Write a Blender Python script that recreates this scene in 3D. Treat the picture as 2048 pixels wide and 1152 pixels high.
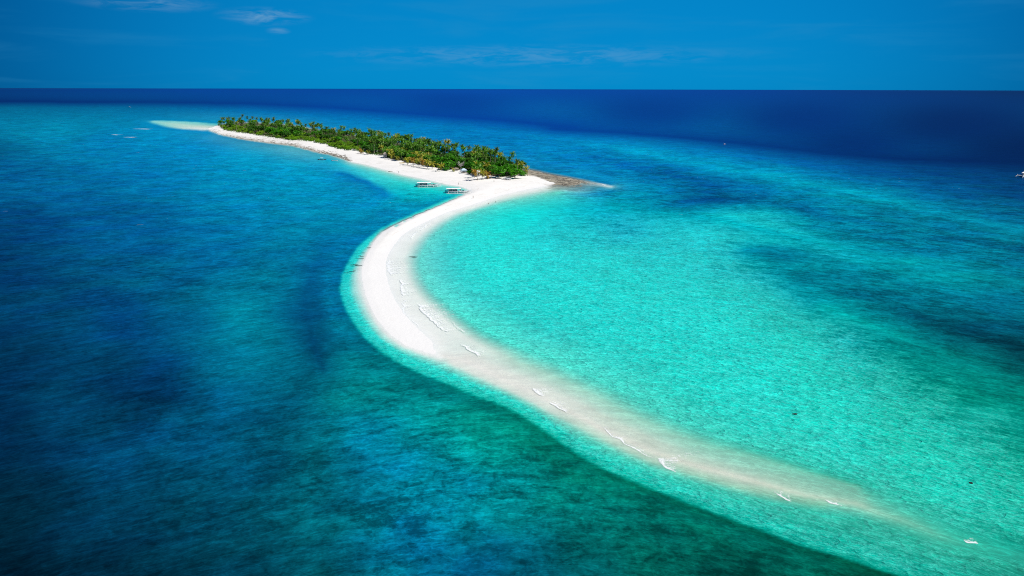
import bpy, bmesh, math, random
import numpy as np
from mathutils import Vector, Matrix

for o in list(bpy.data.objects):
    bpy.data.objects.remove(o)
SC = bpy.context.scene
COL = SC.collection
random.seed(7)
RNG = np.random.default_rng(7)
R = math.radians

# ------------------------------------------------------------------ camera
CAM_H = 70.0
F = 1368.0                      # focal length in pixels of the 2048 px wide photograph
PITCH = math.atan(398.9 / F)
ROLL = R(-0.14)
cam_d = bpy.data.cameras.new('camera')
cam = bpy.data.objects.new('camera', cam_d)
COL.objects.link(cam)
cam_d.sensor_width = 36.0
cam_d.lens = F / 2048 * 36.0
cam_d.clip_start = 1.0
cam_d.clip_end = 300000.0
ROT = Matrix.Rotation(R(90) - PITCH, 3, 'X') @ Matrix.Rotation(-ROLL, 3, 'Z')
cam.matrix_world = Matrix.Translation((0, 0, CAM_H)) @ ROT.to_4x4()
SC.camera = cam
ROTN = np.array(ROT)

# ------------------------------------------------------------------ sun, sky, exposure
SUN_EL, SUN_AZ = R(53), R(100)   # azimuth clockwise from +Y: to the right of the view
sun_d = bpy.data.lights.new('sun', 'SUN')
sun_d.energy = 5.0
sun_d.angle = R(0.53)
sun_d.color = (1.0, 0.965, 0.91)
sun = bpy.data.objects.new('sun', sun_d)
COL.objects.link(sun)
SV = Vector((math.cos(SUN_EL) * math.sin(SUN_AZ), math.cos(SUN_EL) * math.cos(SUN_AZ), math.sin(SUN_EL)))
sun.rotation_euler = SV.to_track_quat('Z', 'Y').to_euler()
sun.location = (200, 300, 400)

W = bpy.data.worlds.new('World')
SC.world = W
W.use_nodes = True
nt = W.node_tree
nt.nodes.clear()


class NB:
    """tiny node-building helper"""
    def __init__(s, tree):
        s.t = tree

    def n(s, typ, **kw):
        nd = s.t.nodes.new(typ)
        for k, v in kw.items():
            if k.startswith('i_'):
                key = k[2:]
                key = int(key) if key.isdigit() else key
                s.put(nd, key, v)
            else:
                setattr(nd, k, v)
        return nd

    def put(s, nd, key, v):
        sock = nd.inputs[key]
        if isinstance(v, bpy.types.NodeSocket):
            s.t.links.new(v, sock)
        elif isinstance(v, bpy.types.Node):
            s.t.links.new(v.outputs[0], sock)
        else:
            sock.default_value = v

    def math(s, op, a, b=None, c=None, clamp=False):
        nd = s.t.nodes.new('ShaderNodeMath')
        nd.operation = op
        nd.use_clamp = clamp
        for i, v in enumerate((a, b, c)):
            if v is not None:
                s.put(nd, i, v)
        return nd.outputs[0]

    def vmath(s, op, a, b=None):
        nd = s.t.nodes.new('ShaderNodeVectorMath')
        nd.operation = op
        s.put(nd, 0, a)
        if b is not None:
            s.put(nd, 'Scale' if op == 'SCALE' else 1, b)
        return nd.outputs['Value'] if op in ('DOT_PRODUCT', 'LENGTH') else nd.outputs[0]

    def mix(s, fac, a, b, blend='MIX'):
        nd = s.t.nodes.new('ShaderNodeMix')
        nd.data_type = 'RGBA'
        nd.blend_type = blend
        nd.clamp_factor = True
        s.put(nd, 0, fac)
        s.put(nd, 6, a)
        s.put(nd, 7, b)
        return nd.outputs[2]

    def rng(s, v, a, b, c=0.0, d=1.0, smooth=True):
        nd = s.t.nodes.new('ShaderNodeMapRange')
        nd.interpolation_type = 'SMOOTHSTEP' if smooth else 'LINEAR'
        for i, q in enumerate((v, a, b, c, d)):
            s.put(nd, i, q)
        return nd.outputs[0]

    def noise(s, vec, scale, detail=4, rough=0.5, dist=0.0):
        nd = s.n('ShaderNodeTexNoise', i_Vector=vec, i_Scale=scale, i_Detail=detail, i_Roughness=rough, i_Distortion=dist)
        return nd.outputs[0]

    def mapping(s, vec, rot=0.0, scale=(1, 1, 1), loc=(0, 0, 0)):
        return s.n('ShaderNodeMapping', i_Vector=vec, i_Rotation=(0, 0, rot), i_Scale=scale, i_Location=loc).outputs[0]


def px_dir(px, py):
    v = np.stack([(np.asarray(px, float) - 1024) / F, -(np.asarray(py, float) - 576) / F, -np.ones_like(np.asarray(px, float))], -1)
    d = v @ ROTN.T
    return d / np.linalg.norm(d, axis=-1, keepdims=True)


b = NB(nt)
tc = b.n('ShaderNodeTexCoord').outputs['Generated']
sky = b.n('ShaderNodeTexSky', sky_type='NISHITA', sun_disc=False, sun_elevation=SUN_EL, sun_rotation=SUN_AZ,
          altitude=70.0, air_density=1.0, dust_density=0.3, ozone_density=3.0)
flat = b.n('ShaderNodeGamma', i_Color=sky.outputs[0], i_Gamma=0.45).outputs[0]
skc = b.mix(1.0, flat, (0.02, 1.15, 2.5, 1), 'MULTIPLY')
skc = b.mix(0.65, skc, (0.0, 2.45, 6.3, 1))
# polarised-looking sky: lightest straight ahead near the horizon, deeper to both sides and upwards
ax = Vector(px_dir(1080, 130).tolist())
dt = b.vmath('DOT_PRODUCT', b.vmath('NORMALIZE', tc), tuple(ax))
pol = b.rng(dt, 0.72, 1.0, 0.34, 1.06)
skc = b.mix(1.0, skc, b.n('ShaderNodeCombineColor', i_0=pol, i_1=pol, i_2=b.math('POWER', pol, 0.75)).outputs[0], 'MULTIPLY')
# thin streaky cirrus
mp = b.mapping(tc, 0.0, (3.0, 3.0, 26.0))
c1 = b.rng(b.noise(mp, 1.6, 6, 0.55, 0.4), 0.46, 0.78)
skc = b.mix(b.math('MULTIPLY', c1, 0.20), skc, (0.35, 2.9, 5.6, 1))
for (cx, cy, sx, sz, amt) in ((530, 33, 0.050, 0.010, 0.5), (556, 62, 0.014, 0.004, 0.4), (290, 4, 0.07, 0.010, 0.35), (1060, 112, 0.26, 0.014, 0.22)):
    d0 = px_dir(cx, cy)
    dv = b.vmath('SUBTRACT', b.vmath('NORMALIZE', tc), tuple(d0.tolist()))
    dv = b.vmath('MULTIPLY', dv, (1 / sx, 1 / sx, 1 / sz))
    ll = b.vmath('LENGTH', dv)
    nn = b.noise(b.mapping(tc, 0.1, (20.0, 20.0, 110.0)), 1.0, 8, 0.65, 0.8)
    m = b.math('MULTIPLY', b.rng(ll, 1.35, 0.1), b.rng(nn, 0.38, 0.66))
    skc = b.mix(b.math('MULTIPLY', m, amt), skc, (2.2, 4.4, 6.4, 1))
elev = b.n('ShaderNodeSeparateXYZ', i_0=b.vmath('NORMALIZE', tc)).outputs[2]
skc = b.vmath('SCALE', skc, b.rng(elev, 0.02, 0.45, 1.0, 0.72, False))
bg = b.n('ShaderNodeBackground', i_Color=skc, i_Strength=0.098)
b.n('ShaderNodeOutputWorld', i_Surface=bg.outputs[0])

vs = SC.view_settings
vs.view_transform = 'Standard'
vs.look = 'None'
vs.gamma = 1.0
vs.use_curve_mapping = False
vs.exposure = 0.0
SC.cycles.use_denoising = False
SC.cycles.filter_width = 1.1
SC.cycles.max_bounces = 6
SC.cycles.transparent_max_bounces = 12
SC.cycles.caustics_reflective = False
SC.cycles.caustics_refractive = False
K_LIGHT = 1.17                  # radiance of a white horizontal surface under this sun and sky


# ------------------------------------------------------------------ helpers
def on_plane(px, py, z=0.0):
    d = px_dir(px, py)
    t = (z - CAM_H) / d[..., 2]
    return np.array([0, 0, CAM_H]) + d * t[..., None]


def at(px, py, z=0.0):
    p = on_plane(np.array([px], float), np.array([py], float), z)[0]
    return Vector(p.tolist())


def to_px(p):
    v = (np.array(p) - np.array([0, 0, CAM_H])) @ ROTN
    return 1024 + F * v[0] / -v[2], 576 - F * v[1] / -v[2]


def lin(c):
    c = np.asarray(c, float) / 255.0
    return np.where(c <= 0.04045, c / 12.92, ((c + 0.055) / 1.055) ** 2.4)


def tag(o, label=None, cat=None, group=None, kind=None):
    if label: o['label'] = label
    if cat: o['category'] = cat
    if group: o['group'] = group
    if kind: o['kind'] = kind
    return o


def obj(name, mesh, parent=None, loc=None):
    o = bpy.data.objects.new(name, mesh)
    COL.objects.link(o)
    if parent is not None: o.parent = parent
    if loc is not None: o.location = loc
    return o


def empty(name, loc, rz=0.0, scale=1.0):
    o = bpy.data.objects.new(name, None)
    COL.objects.link(o)
    o.empty_display_size = 0.5
    o.location = loc
    o.rotation_euler = (0, 0, rz)
    o.scale = (scale,) * 3
    return o


def copy_tree(o, parent=None):
    c = o.copy()
    COL.objects.link(c)
    c.parent = parent
    for ch in o.children:
        copy_tree(ch, c)
    return c


def mesh_from(name, verts, faces, mat=None, smooth=False):
    m = bpy.data.meshes.new(name)
    m.from_pydata([tuple(v) for v in verts], [], faces)
    if mat: m.materials.append(mat)
    if smooth: m.shade_smooth()
    m.update()
    return m


class MB:
    def __init__(s):
        s.v, s.f = [], []

    def add(s, vs_, fs_):
        k = len(s.v)
        s.v += [tuple(v) for v in vs_]
        s.f += [tuple(i + k for i in f) for f in fs_]

    def box(s, c, d, rz=0.0, top=1.0):
        cx, cy, cz = c
        hx, hy, hz = d[0] / 2, d[1] / 2, d[2] / 2
        vs_ = []
        for sz in (-1, 1):
            q = top if sz > 0 else 1.0
            for sx, sy in ((-1, -1), (1, -1), (1, 1), (-1, 1)):
                x, y = sx * hx * q, sy * hy * q
                vs_.append((cx + x * math.cos(rz) - y * math.sin(rz), cy + x * math.sin(rz) + y * math.cos(rz), cz + sz * hz))
        s.add(vs_, [(0, 3, 2, 1), (4, 5, 6, 7), (0, 1, 5, 4), (1, 2, 6, 5), (2, 3, 7, 6), (3, 0, 4, 7)])

    def tube(s, pts, rad, seg=6):
        pts = [Vector(p) for p in pts]
        if not isinstance(rad, (list, tuple)): rad = [rad] * len(pts)
        vs_, fs_ = [], []
        for i, p in enumerate(pts):
            d = (pts[min(i + 1, len(pts) - 1)] - pts[max(i - 1, 0)]).normalized()
            u = d.cross(Vector((0, 0, 1)))
            if u.length < 0.05: u = d.cross(Vector((0, 1, 0)))
            u.normalize()
            w = d.cross(u)
            for k in range(seg):
                a = 2 * math.pi * k / seg
                vs_.append(p + (u * math.cos(a) + w * math.sin(a)) * rad[i])
        for i in range(len(pts) - 1):
            for k in range(seg):
                a, c = i * seg + k, i * seg + (k + 1) % seg
                fs_.append((a, c, c + seg, a + seg))
        fs_.append(tuple(range(seg - 1, -1, -1)))
        fs_.append(tuple(range((len(pts) - 1) * seg, len(pts) * seg)))
        s.add(vs_, fs_)

    def mesh(s, name, mat, smooth=False):
        return mesh_from(name, s.v, s.f, mat, smooth)

    def build(s, name, mat, parent=None, smooth=False):
        return obj(name, s.mesh(name, mat, smooth), parent)


def simple_mat(name, col, rough=0.6, spec=0.3, var=0.12, scale=3.0, transl=0.0):
    m = bpy.data.materials.new(name)
    m.use_nodes = True
    t = m.node_tree
    t.nodes.clear()
    q = NB(t)
    pos = q.n('ShaderNodeTexCoord').outputs['Object']
    nz = q.noise(pos, scale, 4, 0.6)
    oi = q.n('ShaderNodeObjectInfo').outputs['Random']
    f = q.math('ADD', q.rng(nz, 0.3, 0.7, 1 - var, 1 + var), q.math('MULTIPLY', q.math('SUBTRACT', oi, 0.5), var))
    c = q.vmath('SCALE', (col[0], col[1], col[2]), f)
    p = q.n('ShaderNodeBsdfPrincipled', i_Roughness=rough)
    q.put(p, 'Base Color', c)
    p.inputs['Specular IOR Level'].default_value = spec
    out = p.outputs[0]
    if transl > 0:
        tr = q.n('ShaderNodeBsdfTranslucent')
        q.put(tr, 'Color', q.vmath('SCALE', c, 1.3))
        out = q.n('ShaderNodeMixShader', i_0=transl, i_1=out, i_2=tr.outputs[0]).outputs[0]
    q.n('ShaderNodeOutputMaterial', i_Surface=out)
    return m


def leaf_mat(name, ca, cb, cc, transl=0.35, gain=1.95):
    """foliage: three hues mixed by object and by place in the crown"""
    m = bpy.data.materials.new(name)
    m.use_nodes = True
    t = m.node_tree
    t.nodes.clear()
    q = NB(t)
    pos = q.n('ShaderNodeNewGeometry').outputs['Position']
    oi = q.n('ShaderNodeObjectInfo').outputs['Random']
    nz = q.noise(pos, 0.35, 5, 0.65)
    ri = q.n('ShaderNodeNewGeometry').outputs['Random Per Island']
    c = q.mix(q.rng(nz, 0.35, 0.65), (*ca, 1), (*cb, 1))
    c = q.mix(q.math('MULTIPLY', q.rng(oi, 0.2, 1.0), 0.7), c, (*cc, 1))
    c = q.vmath('SCALE', c, q.rng(ri, 0, 1, 0.55 * gain, 1.5 * gain))
    d = q.n('ShaderNodeBsdfDiffuse')
    q.put(d, 'Color', c)
    tr = q.n('ShaderNodeBsdfTranslucent')
    q.put(tr, 'Color', c)
    g = q.n('ShaderNodeBsdfGlossy', i_Roughness=0.45)
    g.inputs['Color'].default_value = (0.6, 0.6, 0.5, 1)
    mx = q.n('ShaderNodeMixShader', i_0=transl, i_1=d.outputs[0], i_2=tr.outputs[0]).outputs[0]
    mx = q.n('ShaderNodeMixShader', i_0=0.04, i_1=mx, i_2=g.outputs[0]).outputs[0]
    q.n('ShaderNodeOutputMaterial', i_Surface=mx)
    return m


# ------------------------------------------------------------------ the sea and the ground: fields laid out over the place
YR = np.concatenate([[176.95, 177.2, 177.6, 178.2], np.arange(179, 430, 1.25), np.arange(430, 700, 2.2), np.arange(700, 1180, 3.6),
                     [1200, 1240, 1300, 1380, 1500, 1700, 2100, 2900, 4600]])
XC = np.concatenate([[-9000, -5000, -3000, -1800, -1100, -700, -450, -300, -200, -120, -60, -30], np.arange(-12, 2062, 3.6),
                     [2075, 2100, 2140, 2200, 2300, 2450, 2700, 3100, 3800, 5000, 7000, 11000]])
NR, NC = len(YR), len(XC)
CH = 8   # r g b alpha height patch ripple rock
VAL = np.zeros((NR, NC, CH), np.float32)
MSK = np.zeros((NR, NC, CH), np.float32)


GUIDE = []          # single points steer the solution softly, lines hold it


def put(pts, rgb=None, al=None, h=None, pa=None, ri=None, rk=None):
    """constrain fields along a line (or at a point); rgb may be one colour or one per point"""
    P = np.array(pts, float).reshape(-1, 2)
    n = len(P)
    cols = None
    if rgb is not None:
        cols = np.array(rgb, float)
        if cols.ndim == 1: cols = np.repeat(cols[None], n, 0)
    def series(v):
        if v is None: return None
        v = np.array(v, float)
        return np.repeat(v[None], n) if v.ndim == 0 else v
    al, h, pa, ri, rk = map(series, (al, h, pa, ri, rk))
    if n == 1:
        S = np.zeros(1)
        GUIDE.append((P[0, 0], P[0, 1], cols[0] / 255.0, float(pa[0]), float(ri[0]), float(al[0]), float(h[0])))
        return
    else:
        seg = []
        for i in range(n - 1):
            k = max(2, int(np.hypot(*(P[i + 1] - P[i])) / 1.0))
            seg.append(i + np.arange(k) / k)
        S = np.concatenate(seg + [[n - 1]])
    ix = np.arange(n)
    X = np.interp(S, ix, P[:, 0]); Y = np.interp(S, ix, P[:, 1])
    ci = np.clip(np.round(np.interp(X, XC, np.arange(NC))), 0, NC - 1).astype(int)
    rr = np.clip(np.round(np.interp(Y, YR, np.arange(NR))), 0, NR - 1).astype(int)
    if cols is not None:
        for k in range(3):
            VAL[rr, ci, k] = np.interp(S, ix, cols[:, k]) / 255.0
        MSK[rr, ci, 0:3] = 1
    for k, v in ((3, al), (4, h), (5, pa), (6, ri), (7, rk)):
        if v is not None:
            VAL[rr, ci, k] = np.interp(S, ix, v)
            MSK[rr, ci, k] = 1


# --- open sea, from the horizon inwards
put([(-9000, 176.95), (11000, 176.95)], (0, 62, 140), 1, -8, 0.02, 0.2)
put([(-9000, 181), (0, 180), (400, 181), (1000, 183), (1500, 183), (2048, 184), (11000, 184)],
    [(0, 44, 104), (0, 52, 118), (0, 62, 145), (0, 68, 160), (0, 56, 140), (0, 38, 95), (0, 32, 85)], 1, -8, 0.04, 0.3)
put([(-9000, 203), (0, 203), (300, 204), (500, 207), (650, 214), (800, 225), (1000, 240), (1150, 255)],
    [(0, 34, 98), (0, 38, 104), (0, 46, 118), (0, 52, 132), (0, 58, 145), (0, 60, 148), (0, 58, 148), (0, 58, 145)], 1, -8, 0.05, 0.4)
put([(1100, 258), (1239, 265), (1378, 276), (1517, 290), (1655, 306), (1794, 318), (1933, 322), (2048, 325), (11000, 350)],
    [(0, 58, 145), (0, 56, 138), (0, 52, 128), (0, 46, 118), (0, 40, 108), (0, 34, 98), (0, 30, 90), (0, 30, 86), (0, 28, 80)], 1, -8, 0.08, 0.4)
for p, c in (((1300, 225), (0, 52, 132)), ((1600, 240), (0, 42, 116)), ((1900, 250), (0, 32, 94)), ((1700, 290), (0, 36, 104)), ((2040, 300), (0, 28, 84)), ((900, 205), (0, 56, 142))):
    put([p], c, 1, -8, 0.05, 0.4)
# --- reef edge
put([(-9000, 216), (0, 215), (300, 216), (480, 220), (600, 229), (700, 238), (800, 246), (900, 254), (1000, 264), (1100, 275), (1239, 285), (1378, 298), (1517, 315), (1655, 334), (1794, 348), (1933, 352), (2048, 356), (11000, 400)],
    [(0, 80, 120), (0, 98, 140), (0, 100, 150), (0, 104, 165), (0, 108, 172), (0, 112, 176), (0, 116, 180), (0, 116, 180), (0, 118, 182), (0, 124, 184), (0, 130, 186), (0, 118, 178), (0, 104, 168), (0, 88, 152), (0, 72, 132), (0, 64, 122), (0, 58, 112), (0, 56, 105)],
    1, -4, 0.4, 0.5)
SEA = [
 # far left lagoon
 (50, 230, 0, 112, 152, 0.5), (50, 262, 0, 130, 170, 0.6), (200, 240, 0, 124, 165, 0.5), (300, 230, 0, 112, 160, 0.4), (130, 262, 0, 140, 175, 0.6),
 (200, 280, 0, 118, 175, 0.6), (400, 292, 0, 128, 188, 0.5), (500, 310, 0, 152, 196, 0.4), (300, 258, 0, 138, 185, 0.6), (100, 300, 0, 119, 163, 0.6), (340, 275, 0, 140, 192, 0.5),
 (30, 340, 0, 92, 144, 0.6), (100, 360, 0, 101, 154, 0.5), (300, 350, 0, 114, 170, 0.5), (480, 350, 0, 139, 184, 0.5), (600, 335, 0, 154, 196, 0.5), (640, 350, 0, 145, 190, 0.5),
 (50, 450, 0, 70, 123, 0.5), (200, 430, 0, 86, 141, 0.5), (300, 480, 0, 90, 143, 0.5), (450, 430, 0, 117, 166, 0.5), (560, 420, 0, 132, 176, 0.5), (640, 440, 0, 128, 166, 0.5),
 (680, 400, 0, 134, 176, 0.5), (600, 390, 0, 139, 180, 0.5), (700, 430, 0, 134, 170, 0.2), (640, 490, 0, 123, 160, 0.5), (680, 470, 0, 119, 158, 0.5),
 # left foreground
 (30, 560, 0, 56, 99, 0.6), (150, 600, 0, 64, 105, 0.6), (300, 560, 0, 88, 126, 0.6), (450, 520, 0, 101, 148, 0.5), (560, 560, 0, 126, 151, 0.6),
 (50, 700, 0, 49, 88, 0.4), (200, 690, 0, 68, 111, 0.4), (350, 655, 0, 95, 132, 0.4), (380, 662, 0, 78, 116, 0.4), (490, 635, 0, 138, 160, 0.3), (530, 650, 0, 132, 151, 0.3), (470, 700, 0, 128, 158, 0.3),
 (430, 750, 0, 120, 148, 0.3), (500, 780, 0, 104, 136, 0.3), (380, 780, 0, 64, 99, 0.5), (320, 785, 0, 42, 80, 0.6), (260, 820, 0, 45, 85, 0.6), (250, 770, 0, 54, 91, 0.5),
 (120, 800, 0, 65, 102, 0.4), (30, 850, 0, 43, 83, 0.4), (200, 900, 0, 67, 104, 0.4), (330, 880, 0, 76, 115, 0.4), (450, 850, 0, 89, 127, 0.4), (560, 700, 0, 120, 143, 0.3), (590, 760, 0, 104, 130, 0.4),
 (100, 960, 0, 46, 79, 0.5), (20, 1000, 0, 37, 66, 0.4), (20, 1140, 0, 30, 56, 0.4), (130, 1050, 0, 48, 81, 0.5), (250, 1010, 0, 58, 92, 0.4), (350, 1000, 0, 67, 98, 0.5), (230, 1120, 0, 43, 73, 0.4),
 (450, 1000, 0, 71, 96, 0.6), (450, 1110, 0, 58, 83, 0.6), (550, 920, 0, 82, 108, 0.6), (340, 1130, 0, 51, 79, 0.5), (520, 850, 0, 76, 112, 0.5),
 # brighter blue ridge and the seagrass meadow
 (620, 810, 0, 80, 110, 0.6), (600, 1000, 0, 95, 108, 0.65), (560, 1070, 0, 71, 90, 0.65), (680, 1060, 0, 87, 106, 0.65), (640, 920, 0, 87, 106, 0.65), (650, 1140, 0, 69, 83, 0.65),
 (665, 740, 0, 124, 131, 0.5), (690, 800, 0, 124, 125, 0.65), (715, 870, 0, 130, 166, 0.7), (760, 905, 0, 120, 156, 0.7), (740, 940, 0, 81, 116, 0.7), (820, 980, 0, 114, 151, 0.9), (850, 1030, 0, 133, 174, 1), (900, 960, 0, 119, 146, 0.9),
 (760, 1040, 0, 107, 140, 0.9), (830, 1120, 0, 97, 136, 0.8), (950, 1000, 0, 129, 151, 0.9), (950, 1100, 0, 74, 106, 0.8), (1050, 1130, 0, 84, 106, 0.8), (1050, 1040, 0, 104, 118, 0.9),
 (760, 760, 0, 109, 115, 0.6), (800, 800, 0, 129, 133, 0.8), (880, 840, 0, 138, 136, 0.8), (960, 880, 0, 148, 141, 0.72), (1040, 930, 0, 129, 127, 0.9), (1120, 980, 0, 121, 121, 0.9), (1200, 1040, 0, 109, 110, 0.9), (1180, 1110, 0, 77, 90, 0.8),
 (1300, 1100, 0, 88, 90, 0.9), (1420, 1110, 0, 82, 81, 0.8), (1500, 1145, 0, 69, 70, 0.8), (800, 860, 0, 126, 140, 0.8), (900, 900, 0, 129, 138, 0.9),
 # behind the island and right of it
 (700, 250, 0, 122, 186, 0.4), (850, 268, 0, 122, 186, 0.5), (930, 275, 0, 116, 180, 0.5), (1000, 290, 0, 116, 178, 0.6), (1100, 302, 0, 128, 186, 0.6), (1100, 328, 0, 122, 182, 0.6), (1200, 345, 0, 134, 186, 0.6), (1180, 315, 0, 112, 172, 0.6),
 (1285, 303, 0, 156, 196, 0.5), (1424, 334, 0, 152, 190, 0.5), (1563, 356, 0, 158, 188, 0.5), (1702, 383, 0, 152, 178, 0.6), (1841, 418, 0, 136, 162, 0.7),
 (1290, 332, 0, 98, 156, 0.7), (1400, 362, 0, 88, 142, 0.7), (1360, 345, 0, 92, 150, 0.7), (1480, 372, 0, 100, 150, 0.8), (1430, 397, 0, 78, 132, 0.8), (1375, 404, 0, 84, 132, 0.8), (1560, 400, 0, 108, 150, 0.9), (1650, 440, 0, 112, 146, 0.9), (1780, 470, 0, 108, 140, 0.9),
 (1320, 390, 0, 128, 168, 0.8), (1250, 375, 0, 142, 178, 0.7), (1260, 405, 0, 150, 172, 0.6),
 (1750, 355, 0, 88, 148, 0.5), (1900, 385, 0, 82, 138, 0.6), (1640, 350, 0, 118, 170, 0.6), (2030, 420, 0, 92, 134, 0.7), (1950, 440, 0, 108, 144, 0.8), (2040, 380, 0, 62, 116, 0.5), (2000, 490, 0, 112, 140, 0.9), (1880, 490, 0, 116, 144, 1), (1800, 500, 0, 112, 138, 0.9),
 (1450, 432, 0, 206, 206, 0.28), (1560, 462, 0, 204, 206, 0.28), (1500, 450, 0, 210, 206, 0.22), (1330, 440, 0, 192, 205, 0.28), (1230, 455, 0, 175, 195, 0.48), (1170, 425, 0, 185, 205, 0.4), (1170, 465, 0, 188, 195, 0.34), (1420, 480, 0, 204, 205, 0.28),
 (1520, 503, 0, 133, 150, 0.7), (1570, 514, 0, 127, 147, 0.7), (1640, 495, 0, 152, 171, 0.48), (1740, 525, 0, 148, 165, 0.64), (1900, 560, 0, 142, 160, 0.64), (2040, 560, 0, 118, 136, 0.8), (1350, 510, 0, 204, 200, 0.22),
 (1480, 545, 0, 185, 187, 0.28), (1620, 555, 0, 133, 154, 0.56), (1740, 580, 0, 104, 126, 0.8), (1650, 600, 0, 137, 156, 0.48), (1850, 620, 0, 119, 140, 0.66), (2000, 620, 0, 108, 136, 0.66), (1780, 655, 0, 114, 123, 0.64), (1920, 668, 0, 68, 91, 0.64), (2040, 705, 0, 55, 72, 0.64), (1980, 660, 0, 79, 104, 0.64), (2040, 650, 0, 92, 119, 0.56),
 (1850, 690, 0, 114, 119, 0.56), (1950, 730, 0, 125, 123, 0.56), (1700, 665, 0, 165, 168, 0.32), (1550, 620, 0, 195, 184, 0.22), (1450, 580, 0, 210, 198, 0.22), (1600, 680, 0, 204, 184, 0.19), (1750, 740, 0, 182, 170, 0.22), (1880, 790, 0, 165, 150, 0.32), (1950, 780, 0, 144, 130, 0.38), (2040, 800, 0, 144, 127, 0.38), (2000, 860, 0, 171, 153, 0.26),
 # the turquoise lagoon
 (1090, 400, 40, 205, 195, 0.15), (1100, 450, 0, 202, 204, 0.24), (1040, 430, 0, 226, 214, 0.08), (960, 470, 0, 226, 214, 0.06), (1000, 540, 0, 226, 214, 0.05), (1100, 520, 0, 217, 213, 0.12), (1200, 520, 0, 216, 206, 0.14), (1300, 580, 0, 216, 206, 0.11), (1130, 610, 0, 216, 206, 0.05),
 (1250, 670, 0, 216, 206, 0.06), (1400, 650, 0, 216, 205, 0.11), (1400, 740, 0, 214, 200, 0.06), (1550, 740, 0, 214, 200, 0.11), (1500, 820, 10, 214, 200, 0.06), (1650, 800, 0, 214, 193, 0.08), (1680, 880, 10, 214, 200, 0.06), (1800, 830, 0, 193, 172, 0.14), (1850, 920, 0, 210, 186, 0.06), (1980, 960, 0, 191, 168, 0.08), (2040, 1020, 5, 196, 172, 0.08), (1900, 1000, 10, 214, 193, 0.06), (2040, 920, 0, 180, 157, 0.13),
 # outside the frame
 (-700, 500, 0, 55, 104, 0.5), (-700, 1200, 0, 39, 71, 0.5), (-2500, 300, 0, 77, 119, 0.4), (2700, 500, 0, 80, 110, 0.7), (2700, 900, 0, 99, 95, 0.48), (3800, 500, 0, 50, 90, 0.6), (1000, 1700, 0, 74, 113, 0.8), (0, 1700, 0, 39, 76, 0.6), (2500, 1700, 0, 90, 90, 0.6), (-1800, 2900, 0, 39, 71, 0.6), (3800, 2900, 0, 40, 60, 0.6), (1000, 4600, 0, 62, 99, 0.7),
 (200, 912, 0, 82, 128, 0.45), (330, 868, 0, 90, 136, 0.45), (470, 930, 0, 88, 128, 0.45), (240, 1015, 0, 66, 108, 0.45), (140, 860, 0, 54, 98, 0.45), (420, 1040, 0, 78, 108, 0.55), (600, 1010, 0, 106, 126, 0.65), (560, 960, 0, 70, 108, 0.55), (720, 1050, 0, 122, 147, 1), (770, 1095, 0, 116, 142, 1), (660, 1000, 0, 78, 108, 0.75), (900, 1040, 0, 133, 149, 1), (690, 1120, 0, 68, 97, 0.75), (430, 780, 0, 100, 156, 0.25), (330, 730, 0, 62, 120, 0.35), (240, 640, 0, 62, 124, 0.35),
]
for x, y, r_, g_, b_, pa in SEA:
    rip = 1.0 if (g_ > 150 and y > 430) else 0.55
    put([(x, y)], (r_, g_, b_), 1, -3, pa, rip)
# reef bands right of the island, running down and to the right
for L_, C_, pa_ in (
    ([(1150, 285), (1285, 303), (1424, 334), (1563, 357), (1702, 384), (1841, 416), (1960, 444), (2080, 470)], [(0, 136, 188), (0, 152, 194), (0, 152, 190), (0, 160, 190), (0, 158, 184), (0, 146, 172), (0, 132, 160), (0, 124, 152)], .55),
    ([(1175, 314), (1290, 336), (1400, 363), (1500, 390), (1620, 422), (1760, 452), (1900, 486), (2060, 520)], [(0, 112, 172), (0, 96, 156), (0, 88, 146), (0, 100, 150), (0, 112, 150), (0, 112, 144), (0, 114, 146), (0, 108, 138)], .8),
    ([(1345, 404), (1385, 400), (1430, 397), (1475, 396)], [(0, 100, 148), (0, 76, 126), (0, 72, 124), (0, 90, 140)], .8),
    ([(1225, 408), (1320, 424), (1430, 438), (1560, 468), (1700, 500), (1850, 534), (2060, 575)], [(0, 156, 176), (0, 160, 178), (0, 172, 184), (0, 170, 178), (0, 156, 166), (0, 146, 158), (0, 130, 146)], .5),
    ([(1490, 499), (1530, 506), (1575, 516), (1600, 522)], [(0, 134, 156), (0, 110, 136), (0, 106, 134), (0, 128, 148)], .6),
    ([(1590, 545), (1680, 575), (1780, 612), (1850, 640), (1930, 662), (2060, 700)], [(0, 128, 146), (0, 112, 132), (0, 104, 126), (0, 84, 106), (0, 62, 86), (0, 52, 70)], .7),
    ([(1640, 610), (1740, 650), (1840, 690), (1940, 722), (2060, 768)], [(0, 164, 162), (0, 156, 154), (0, 142, 140), (0, 128, 128), (0, 112, 110)], .4)):
    put(L_, C_, 1, -3, pa_, .55)
# dark seagrass edge a little way seaward of the bend
put([(650, 500), (628, 540), (608, 590), (612, 630), (622, 670), (632, 705), (648, 740)], [(0, 102, 152), (0, 90, 138), (0, 78, 122), (0, 72, 114), (0, 66, 106), (0, 64, 102), (0, 74, 106)], 1, -4, .35, .5)
put([(630, 560), (634, 600), (640, 645), (650, 690)], [(0, 86, 132), (0, 78, 120), (0, 74, 112), (0, 74, 106)], 1, -4, .35, .5)
# dark channel seaward of the bar
for p, c in (((668, 500), (0, 98, 150)), ((640, 550), (0, 88, 136)), ((615, 600), (0, 76, 120)), ((620, 640), (0, 72, 112)), ((630, 680), (0, 68, 108)), ((636, 712), (0, 70, 106)), ((655, 600), (0, 92, 134)), ((580, 640), (0, 98, 146))):
    put([p], c, 1, -4, .25, .5)

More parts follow.
